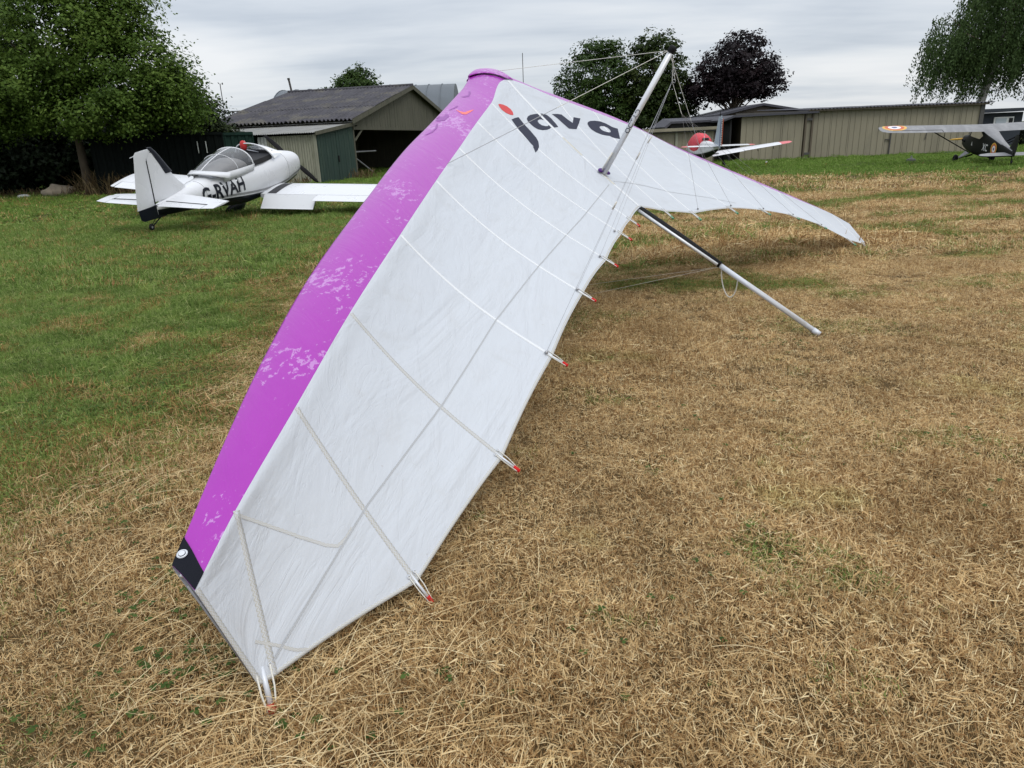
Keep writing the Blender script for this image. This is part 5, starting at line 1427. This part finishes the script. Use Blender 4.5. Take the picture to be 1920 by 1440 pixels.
for sx in (-1, 1):
    stn = [(sx * .0, -1.55, .90, 1.62), (sx * 4.4, -1.55, 1.0, 1.62), (sx * 5.0, -1.63, 1.01, 1.46), (sx * 5.28, -1.85, 1.012, 1.05), (sx * 5.36, -2.2, 1.01, .45)]
    wg = foil(MB(), [stn[0], (sx * 2.2, -1.55, .95, 1.62), (sx * 2.3, -1.55, .952, 1.62)] + stn[1:], .12, 0, 1, 9, R(4.5)).build('wing', WG, cub, True, 50)
    cw.append(wg)
    wb = BVHTree.FromPolygons([v.co.copy() for v in wg.data.vertices], [tuple(p.vertices) for p in wg.data.polygons])
    # aileron gap
    g = [(sx * x, -1.55 - 1.62 * .79) for x in np.linspace(2.3, 4.7, 24)] + [(sx * 2.3, y) for y in np.linspace(-2.83, -3.15, 6)][::1]
    P = []
    for x, y in [(sx * 2.3, y) for y in np.linspace(-3.13, -2.84, 6)] + [(sx * x, -2.83) for x in np.linspace(2.3, 4.75, 24)]:
        h = wb.ray_cast(Vector((x, y, 3)), Vector((0, 0, -1)));
        if h[0]: P.append(h[0] + Vector((0, 0, .003)))
    MB().tube(P, .014, 4).build('aileron_gap', M['black'], wg)
    # roundel on the upper surface
    for r0, r1, m_ in ((.62, .50, 'yellow'), (.50, .33, 'orange_red'), (.33, .15, 'white_flat'), (.15, 0, 'blue')):
        vs_ = []; n = 32; rs_ = [r0, (r0 + r1) / 2, r1]
        for rr_ in rs_:
            for i in range(n):
                a = 2 * math.pi * i / n; x, y = sx * 4.55 + rr_ * math.cos(a), -2.22 + rr_ * math.sin(a)
                h = wb.ray_cast(Vector((x, y, 3)), Vector((0, 0, -1))); vs_.append((h[0] if h[0] else Vector((x, y, 1.05))) + Vector((0, 0, .006)))
        fs = [(k * n + i, k * n + (i + 1) % n, (k + 1) * n + (i + 1) % n, (k + 1) * n + i) for k in range(2) for i in range(n)]
        MB().add(vs_, fs).build('roundel_ring', M[m_], wg)
    # struts
    MB().tube([(sx * .38, -1.75, -.5), (sx * 2.75, -1.95, .88)], .035, 8, flat=.5).build('wing_strut', M['black'], cub, True)
    MB().tube([(sx * .38, -1.85, -.5), (sx * 2.75, -2.75, .86)], .03, 8, flat=.5).build('wing_strut', M['black'], cub, True)
    for x in (1.85, 2.2): MB().tube([(sx * x, -1.9, .36 + (x - 1.85) * .55), (sx * (x + .08), -2.2, .90)], .012, 5).build('jury_strut', M['black'], cub)
    # undercarriage
    lg = MB(); lg.add([Vector(p) for p in ((sx * .36, -1.15, -.5), (sx * .36, -1.85, -.52), (sx * .82, -1.52, -.86), (sx * .82, -1.40, -.86))], [(0, 1, 2, 3)]); o = lg.build('gear_fairing', WG if sx < 0 else OL, cub)
    so = o.modifiers.new('s', 'SOLIDIFY'); so.thickness = .03
    MB().tube([(0, -1.5, -.60), (sx * .84, -1.46, -.88)], .022, 6).build('gear_strut', M['black'], cub)
    MB().tube([(sx * .12, -1.5, -.64), (sx * .44, -1.48, -.76)], .045, 8).build('shock_cord', M['black'], cub)
    wheel(cub, 'wheel', (sx * .92, -1.45, -.85), .225, .20, M['black'], M['grey_paint'])
    # tailplane
    foil(MB(), [(sx * .05, -5.55, .06, .95), (sx * .8, -5.62, .06, .88), (sx * 1.25, -5.85, .06, .62), (sx * 1.42, -6.1, .06, .25)], .05, 0, 1).build('tailplane', WG, cub, True, 40)
    # letters and roundel on the side
    for r0, r1, m_ in ((.31, .245, 'yellow'), (.245, .165, 'orange_red'), (.165, .07, 'white_flat'), (.07, 0, 'blue')):
        q = MB(); q.disc((sx * .262, -4.62, .10), (sx * 1, -.09, 0), r0, 28, r1); q.build('roundel_ring', M[m_], cub)
    v, f = text_geo('XC', .50, .006, .8)
    w_ = max(x for x, y in v)
    q = MB()
    for_x = [(x if sx > 0 else w_ - x) for x, y in v]
    q.add([Vector((sx * (.383 - .036 * max(0, 0)), -3.95 + fx_, -.12 + y)) + Vector((-sx * max(0, (-3.3 - (-3.95 + fx_))) * .105, 0, 0)) for fx_, (x, y) in zip(for_x, v)], f)
    q.build('fuselage_letters', M['white_flat'], cub)
vfoil(MB(), [(.18, -5.75, .92), (.6, -6.0, .72), (.95, -6.25, .42), (1.02, -6.35, .25)], .06).build('fin', OL, cub, True, 40)
q = MB(); q.add([Vector((-.372, -1.75, -.10)), Vector((-.392, -2.0, -.10)), Vector((-.39, -1.87, .13))], [(0, 1, 2)]); q.build('data_mark', M['white_flat'], cub)
MB().tube([(0, -6.2, .05), (0, -6.45, -.20)], .02, 6).build('tail_spring', M['black'], cub)
wheel(cub, 'tail_wheel', (0, -6.42, -.26), .09, .06, M['black'], M['grey_paint'])

# ---- white aircraft with red wing tips, seen from behind beyond the glider
XS = .78
chip = thing('touring_aircraft', 'white low wing aircraft with red wing tips and red canopy cover beyond the glider', 'aeroplane', (8.95, 35.28, 1.0))
chip.rotation_euler = (R(1.8), 0, R(-3.5)); chip.scale = (XS, XS, XS)
xf = [(.0, .14, -.15, .15), (-.12, .34, -.38, .28), (-.9, .40, -.52, .36), (-1.6, .42, -.58, .40), (-3.2, .40, -.56, .42), (-4.2, .34, -.46, .44), (-5.4, .24, -.28, .42), (-6.6, .11, -.04, .38), (-7.2, .04, .10, .32)]
MB().loft([ring(*a, 22, 2.5) for a in xf], mi=lambda k, i: 1 if (i < 4 or i >= 18) else 0).build('fuselage', [WP, M['olive']], chip, True, 50)  # olive belly faces paint the shadow under the white fuselage
cc_ = MB(); cc_.loft([ring(y, hw, zb, zt, 18, 2.3) for y, hw, zb, zt in ((-.9, .42, -.1, .42), (-1.4, .44, -.35, .66), (-2.0, .47, -.42, .80), (-2.9, .47, -.42, .80), (-3.5, .44, -.3, .70), (-3.9, .40, -.1, .55))])
cc_.build('canopy_cover', M['red_cover'], chip, True)
MB().box((0, -3.93, .53), (.34, .12, .10)).build('cover_opening', M['dark'], chip)
for sx in (1, -1):
    D_ = math.tan(R(7.0))
    wg = foil(MB(), [(sx * .5, -1.75, -.42, 1.75), (sx * 4.4, -2.1, -.42 + 3.9 * D_, 1.15)], .13, 0, .80).build('wing', WP, chip, True, 40)
    foil(MB(), [(sx * .55, -1.75, -.42, 1.75), (sx * 2.3, -1.91, -.42 + 1.8 * D_, 1.48)], .13, .81, 1.0, 4, R(4)).build('flap', WP, wg, True, 40)
    foil(MB(), [(sx * 2.33, -1.914, -.42 + 1.83 * D_, 1.476), (sx * 4.38, -2.1, -.42 + 3.88 * D_, 1.153)], .13, .81, 1.0, 4, R(1)).build('aileron', WP, wg, True, 40)
    foil(MB(), [(sx * 4.41, -2.1, -.42 + 3.91 * D_, 1.15), (sx * 4.8, -2.17, -.42 + 4.32 * D_, 1.0), (sx * 5.02, -2.3, -.42 + 4.6 * D_, .62), (sx * 5.08, -2.45, -.42 + 4.68 * D_, .25)], .12, 0, 1).build('wing_tip', M['red_paint'], wg, True, 40)
    MB().box((sx * .78, -2.7, -.29), (.34, 1.0, .015)).build('walkway', M['grey_paint'], wg)
    tp = foil(MB(), [(sx * .05, -6.45, .28, .95), (sx * 1.55, -6.62, .29, .70)], .09, 0, 1).build('tailplane', WP, chip, True, 40)
    foil(MB(), [(sx * 1.56, -6.62, .29, .70), (sx * 1.75, -6.72, .29, .52), (sx * 1.86, -6.9, .29, .2)], .08, 0, 1).build('tailplane_tip', M['red_paint'], tp, True, 40)
    MB().tube([(sx * 1.25, -2.7, -.4), (sx * 1.3, -2.88, -1.0)], .045, 8).build('gear_leg', M['black'], chip, True)
    wheel(chip, 'wheel', (sx * 1.3, -2.9, -1.0), .21, .15, M['black'], M['grey_paint'])
    for x in (3.1, 3.95): MB().tube([(sx * x, -3.1, -.42 + (x - .5) * D_ - .05), (sx * x, -3.2, -.42 + (x - .5) * D_ - .16)], .02, 5).build('hinge_arm', M['black'], chip)
vfoil(MB(), [(.3, -6.1, 1.05), (1.0, -6.5, .72), (1.68, -6.85, .42)], .13, 0, 1).build('fin', M['fin_grey'], chip, True, 40)
rd = vfoil(MB(), [(.2, -7.17, .42), (1.0, -7.24, .40), (1.62, -7.28, .34), (1.74, -7.3, .26)], .19, 0, 1).build('rudder', M['fin_grey'], chip, True, 40)
for k in range(16):
    z = .34 + k * .083
    MB().box((0, -7.60 - .0 * k, z), (.075 - .002 * k, .06, .018)).build('rudder_rib', M['white_flat'], rd)
for sx, m_ in ((-1, 'blue'), (1, 'orange_red')):
    MB().box((sx * .055, -7.585, .95), (.022, .05, 1.28)).build('rudder_stripe', M[m_], rd)
mb = MB(); mb.ball((0, -7.15, 1.80), (.04, .05, .06), 8, 6); mb.tube([(0, -7.15, 1.72), (0, -7.15, 1.95)], .012, 5); mb.build('beacon', M['black'], chip)
MB().tube([(-.15, -4.2, .4), (-.15, -4.35, .95)], .014, 5).build('aerial', M['white_flat'], chip)
MB().tube([(0, -.7, -.45), (0, -.75, -1.0)], .04, 8).build('nose_leg', M['black'], chip)
wheel(chip, 'nose_wheel', (0, -.75, -1.02), .18, .13, M['black'], M['grey_paint'])
# ------------------------------------------------------------------ grass
def blades(seed, n, rad, lying, ln, wd, zr=.02):
    """a tuft: n narrow curved blades on a disc; returns a mesh with a per blade random value"""
    g = np.random.default_rng(seed)
    V, F, A, A2 = [], [], [], []
    for _ in range(n):
        a = g.uniform(0, 2 * math.pi); r_ = rad * math.sqrt(g.random())
        p = np.array([r_ * math.cos(a), r_ * math.sin(a), 0.0])
        az = g.uniform(0, 2 * math.pi)
        L_ = ln * g.uniform(.45, 1.3); w_ = wd * g.uniform(.6, 1.35)
        if g.random() < lying:
            p[2] = g.uniform(.003, zr); el = g.uniform(-.08, .45); cur = g.uniform(-.5, .15); L_ *= g.uniform(.6, 1.2)
        else:
            el = g.uniform(.6, 1.5); cur = -g.uniform(.2, 1.2); L_ *= .85
        d = np.array([math.cos(az), math.sin(az)])
        s_ = np.array([-d[1], d[0], 0]) * w_ / 2
        s_ += np.array([0, 0, g.uniform(-.5, .5) * w_])
        b = len(V); q = p.copy(); e_ = el; hd = np.array([d[0], d[1]])
        tw = g.uniform(-.3, .3)
        K = 3
        for k in range(K + 1):
            f = 1.0 if k == 0 else (1 - (k / K) ** 2 * .9)
            V.append(q - s_ * f); V.append(q + s_ * f)
            c, s2 = math.cos(e_), math.sin(e_)
            q = q + np.array([hd[0] * c, hd[1] * c, s2]) * L_ / K
            q[2] = max(q[2], .002)
            e_ += cur / K
            ct, st = math.cos(tw / K), math.sin(tw / K); hd = np.array([hd[0] * ct - hd[1] * st, hd[0] * st + hd[1] * ct])
        rv_, r2_ = g.random(), g.random()
        for k in range(K):
            F.append((b + 2 * k, b + 2 * k + 1, b + 2 * k + 3, b + 2 * k + 2)); A.append(rv_); A2.append(r2_)
    me = bpy.data.meshes.new('tuft'); me.from_pydata([tuple(v) for v in V], [], F)
    me.attributes.new('rnd', 'FLOAT', 'FACE').data.foreach_set('value', np.array(A, np.float32))
    me.attributes.new('rnd2', 'FLOAT', 'FACE').data.foreach_set('value', np.array(A2, np.float32))
    return me

def scatter(name, label, tufts, P, rot, scl, idx, mat):
    """one object that sets the tufts out on given points with geometry nodes"""
    objs = []
    for me in tufts:
        me.materials.clear(); me.materials.append(mat)
        objs.append(bpy.data.objects.new('tuft', me))     # kept out of the scene, only read by the nodes
    me = bpy.data.meshes.new(name)
    me.vertices.add(len(P)); me.vertices.foreach_set('co', np.asarray(P, np.float32).ravel())
    at = me.attributes.new('rot', 'FLOAT_VECTOR', 'POINT'); at.data.foreach_set('vector', np.asarray(rot, np.float32).ravel())
    at = me.attributes.new('scl', 'FLOAT', 'POINT'); at.data.foreach_set('value', np.asarray(scl, np.float32))
    at = me.attributes.new('idx', 'INT', 'POINT'); at.data.foreach_set('value', np.asarray(idx, np.int32))
    me.materials.append(mat)
    o = bpy.data.objects.new(name, me); COL.objects.link(o)
    ng = bpy.data.node_groups.new(name, 'GeometryNodeTree')
    ng.interface.new_socket('Geometry', in_out='INPUT', socket_type='NodeSocketGeometry')
    ng.interface.new_socket('Geometry', in_out='OUTPUT', socket_type='NodeSocketGeometry')
    N = ng.nodes; Lk = ng.links
    gi, go = N.new('NodeGroupInput'), N.new('NodeGroupOutput')
    jn = N.new('GeometryNodeJoinGeometry')
    for ob in reversed(objs):
        oi = N.new('GeometryNodeObjectInfo'); oi.inputs['Object'].default_value = ob; oi.inputs['As Instance'].default_value = True
        Lk.new(oi.outputs['Geometry'], jn.inputs[0])
    ip = N.new('GeometryNodeInstanceOnPoints'); ip.inputs['Pick Instance'].default_value = True
    def na(nm, ty):
        a = N.new('GeometryNodeInputNamedAttribute'); a.data_type = ty; a.inputs['Name'].default_value = nm
        return a.outputs['Attribute']
    Lk.new(gi.outputs[0], ip.inputs['Points']); Lk.new(jn.outputs[0], ip.inputs['Instance'])
    Lk.new(na('idx', 'INT'), ip.inputs['Instance Index'])
    er = N.new('FunctionNodeEulerToRotation'); Lk.new(na('rot', 'FLOAT_VECTOR'), er.inputs[0]); Lk.new(er.outputs[0], ip.inputs['Rotation'])
    Lk.new(na('scl', 'FLOAT'), ip.inputs['Scale'])
    Lk.new(ip.outputs[0], go.inputs[0])
    md = o.modifiers.new('scatter', 'NODES'); md.node_group = ng
    return tag(o, label, 'grass', kind='stuff')

g = np.random.default_rng(2024)
def wedge(y0, y1, dens, k0=.80, k1=.7, inner=None):
    """random points on the ground inside the field of view (with margin), y0..y1 away"""
    W_ = y1 * k0 + k1
    st = 1 / math.sqrt(dens)
    xx, yy = np.meshgrid(np.arange(-W_, W_, st), np.arange(y0, y1, st))
    x = xx.ravel() + g.uniform(-.55, .55, xx.size) * st; y = yy.ravel() + g.uniform(-.55, .55, xx.size) * st
    k = (np.abs(x) < np.maximum(y, 0) * k0 + k1)
    if inner: k &= ~((np.abs(x) < y * inner[0] + inner[1]) & (y > 1.1))
    return np.stack([x[k], y[k], np.zeros(k.sum())], 1)
def greenish(P):
    x, y = P[:, 0], P[:, 1]
    wob = .9 * np.sin(y * .8 + x * .5) + .6 * np.sin(y * 1.9 + 1)
    return np.maximum(np.clip((-2.45 - x + wob + 1.0) / 2.2, 0, 1), np.clip((y + .42 * x - 29.6 + wob) / 1.8 + .5, 0, 1))
dry_t = [blades(100 + k, 360, .15, .52, .037, .0022, .020) for k in range(5)] + [blades(120 + k, 310, .13, .32, .045, .0021, .017) for k in range(3)]
gre_t = [blades(140 + k, 230, .15, .30, .06, .0030, .018) for k in range(5)]
mid_t = [blades(160 + k, 230, .38, .55, .13, .0065, .03) for k in range(4)]
mgr_t = [blades(180 + k, 230, .38, .2, .115, .0075, .03) for k in range(4)]
far_t = [blades(200 + k, 260, .95, .35, .15, .018, .04) for k in range(4)]
ALL = dry_t + gre_t + mid_t + mgr_t + far_t
oD, oG, oM, oMG, oF = 0, 8, 13, 17, 21
PS, IX, SC_ = [], [], []
def put(P, dry, gre, s0, s1):
    gq = greenish(P); pick = g.random(len(P)) < gq
    a = g.integers(dry[0], dry[1], len(P)); b = g.integers(gre[0], gre[1], len(P))
    PS.append(P); IX.append(np.where(pick, b, a)); SC_.append(g.uniform(s0, s1, len(P)))
put(wedge(1.1, 4.2, 105), (oD, oG), (oG, oM), .75, 1.2)
put(wedge(-1.5, 6.0, 26, .9, 4.0, (.80, .7)), (oD, oG), (oG, oM), .9, 1.5)
put(wedge(6.0, 19.0, 12, 1.0, 3.4, (.80, .7)), (oM, oMG), (oMG, oF), .6, 1.1)
put(wedge(19.0, 75.0, 1.2, 1.1, 6.0, (.80, .7)), (oF, oF + 4), (oF, oF + 4), .7, 1.2)
put(wedge(4.2, 9.0, 62), (oD, oG), (oG, oM), .85, 1.35)
put(wedge(9.0, 19.0, 15), (oM, oMG), (oMG, oF), .6, 1.0)
put(wedge(19.0, 52.0, 2.2), (oF, oF + 4), (oF, oF + 4), .55, .95)
P = np.concatenate(PS); IX = np.concatenate(IX); S_ = np.concatenate(SC_)
# rougher, longer grass in tussocks
tus = np.sin(P[:, 0] * 1.7 + 2 * np.sin(P[:, 1] * .6)) * np.sin(P[:, 1] * 1.3 + 1.4 * np.sin(P[:, 0] * .9))
S_ = S_ * (1 + .28 * np.clip(tus, -.5, 1))
for cx_, cy_, r_, k_ in ((3.3, 11.0, 1.3, .9), (5.2, 10.6, .9, 1.1), (2.0, 10.0, 1.0, .5), (3.6, 6.5, .8, .4), (-7.9, 17.5, 2.5, .25), (-4.6, 18.5, 2.2, .25)):
    S_ = S_ * (1 + k_ * np.exp(-(((P[:, 0] - cx_) / r_) ** 2 + ((P[:, 1] - cy_) / (r_ * .6)) ** 2)))
n = len(P)
rot = np.stack([g.normal(0, .10, n), g.normal(0, .10, n), g.uniform(0, 6.283, n)], 1)
scatter('grass', 'short mown grass, bleached straw coloured in front and green to the left and far away', ALL, P, rot, S_, IX, M['blade'])

# loose long stems lying on the cut grass
mb_v, mb_f, A, A2 = [], [], [], []
def stem(x, y, az, L_, w_, z, cur):
    K = 7; b = len(mb_v); q = np.array([x, y, z])
    for k in range(K + 1):
        f = 1 - .6 * k / K
        s_ = np.array([-math.sin(az), math.cos(az), .25]) * w_ * f / 2
        mb_v.append(tuple(q - s_)); mb_v.append(tuple(q + s_))
        zz_ = z + .014 * math.sin(math.pi * (k + 1) / K) * (L_ / .2)
        q = q + np.array([math.cos(az), math.sin(az), 0]) * L_ / K; q[2] = zz_
        az += cur / K
    a = g.uniform(.55, 1.0)
    for k in range(K):
        mb_f.append((b + 2 * k, b + 2 * k + 1, b + 2 * k + 3, b + 2 * k + 2)); A.append(a); A2.append(.5)
for _ in range(1400):
    y = 1.35 + 4.2 * g.random() ** 1.6; x = g.uniform(-.85, .75) * (y * .8 + .2)
    den = 1.0 if x < -.2 else .22
    if g.random() > den or (x < -2.4): continue
    # raked the same way on the left, at random elsewhere
    az = g.normal(.55, .55) if x < 0 else g.uniform(0, 6.28)
    if g.random() < .3: az = g.uniform(0, 6.28)
    stem(x, y, az, g.uniform(.10, .42) * (1.15 if x < -.2 else .8), g.uniform(.0014, .0026), g.uniform(.018, .05), g.normal(0, .5))
me = bpy.data.meshes.new('loose_straw'); me.from_pydata(mb_v, [], mb_f)
me.attributes.new('rnd', 'FLOAT', 'FACE').data.foreach_set('value', np.array(A, np.float32))
me.attributes.new('rnd2', 'FLOAT', 'FACE').data.foreach_set('value', np.array(A2, np.float32))
me.materials.append(M['straw'])
o = bpy.data.objects.new('loose_straw', me); COL.objects.link(o)
tag(o, 'long pale straw stems lying loose on the cut grass', 'straw', kind='stuff')

# small dark green leaves of clover and plantain between the straw
L_clover = leaf_mat('clover leaves', (.030, .06, .010), (.055, .10, .018), (.09, .14, .03), .3, 3)
CP = []
for cx_, cy_, r_, n_ in ((-1.12, 2.0, .28, 60), (-1.35, 2.35, .25, 36), (-.95, 1.85, .2, 26), (-1.75, 2.9, .35, 34), (-.25, 1.72, .12, 8), (.35, 1.95, .35, 9), (-1.3, 1.68, .18, 22), (.8, 2.4, .6, 10), (1.0, 3.6, .7, 18), (-.62, 1.60, .12, 8), (2.1, 3.2, .7, 26), (-2.9, 4.3, .8, 120), (-3.5, 6.0, 1.2, 150), (2.6, 9.6, .5, 80), (2.2, 5.4, .4, 60)):
    for _ in range(n_):
        CP.append((cx_ + g.normal() * r_ * .55, cy_ + g.normal() * r_ * .55, g.uniform(.012, .045)))
CP = np.array(CP)
CP3 = np.repeat(CP, 3, 0); ang = np.tile(np.array([0, 2.09, 4.19]), len(CP)) + np.repeat(g.uniform(0, 6, len(CP)), 3)
CP3 = CP3 + np.stack([np.cos(ang), np.sin(ang), 0 * ang], 1) * .009
NN_ = np.stack([np.cos(ang) * .25, np.sin(ang) * .25, np.ones_like(ang)], 1); NN_ /= np.linalg.norm(NN_, axis=1)[:, None]
cl_o = leaf_mesh('clover', CP3, NN_, g.uniform(.010, .02, len(CP3)), g.random(len(CP3)), L_clover, None, 1.3)
tag(cl_o, 'scattered dark green clover leaves between the dry stems', 'clover', kind='stuff')

# tall dead grass and docks along the foot of the trees
mb_v, mb_f, A, A2 = [], [], [], []
def tall(x, y, h_, w_):
    K = 5; b = len(mb_v); az = g.uniform(0, 6.28); q = np.array([x, y, 0.]); e_ = g.uniform(1.1, 1.5); cu = -g.uniform(.1, 1.0)
    for k in range(K + 1):
        f = 1 if k < K - 1 else (1.6 if k == K - 1 else .4)
        s_ = np.array([1, 0, 0]) * w_ * f / 2
        mb_v.append(tuple(q - s_)); mb_v.append(tuple(q + s_))
        q = q + np.array([math.cos(az) * math.cos(e_), math.sin(az) * math.cos(e_), math.sin(e_)]) * h_ / K; e_ += cu / K
    a = g.random()
    for k in range(K): mb_f.append((b + 2 * k, b + 2 * k + 1, b + 2 * k + 3, b + 2 * k + 2)); A.append(a); A2.append(a)
for cx_, cy_, rx_, n_, h_ in ((-17.6, 32.0, .8, 170, 1.05), (-16.3, 31.6, .8, 190, .85), (-18.6, 32.3, .8, 90, .5), (-21.5, 32.8, 1.4, 120, .4), (-14.0, 30.6, 1.3, 260, .75), (-12.6, 31.6, .9, 120, .6), (-11.2, 33.6, .9, 160, .4), (-9.3, 34.2, .5, 90, .35), (-7.4, 38.0, 1.0, 160, .5)):
    for _ in range(n_): tall(cx_ + g.normal() * rx_ * .6, cy_ + g.normal() * .25, h_ * g.uniform(.4, 1.25), g.uniform(.008, .022))
me = bpy.data.meshes.new('tall_grass'); me.from_pydata(mb_v, [], mb_f)
me.attributes.new('rnd', 'FLOAT', 'FACE').data.foreach_set('value', np.array(A, np.float32))
me.materials.append(L_weed)
o = bpy.data.objects.new('tall_grass', me); COL.objects.link(o)
tag(o, 'tall dead grass and rusty dock stalks along the foot of the trees and sheds', 'tall grass', kind='stuff')
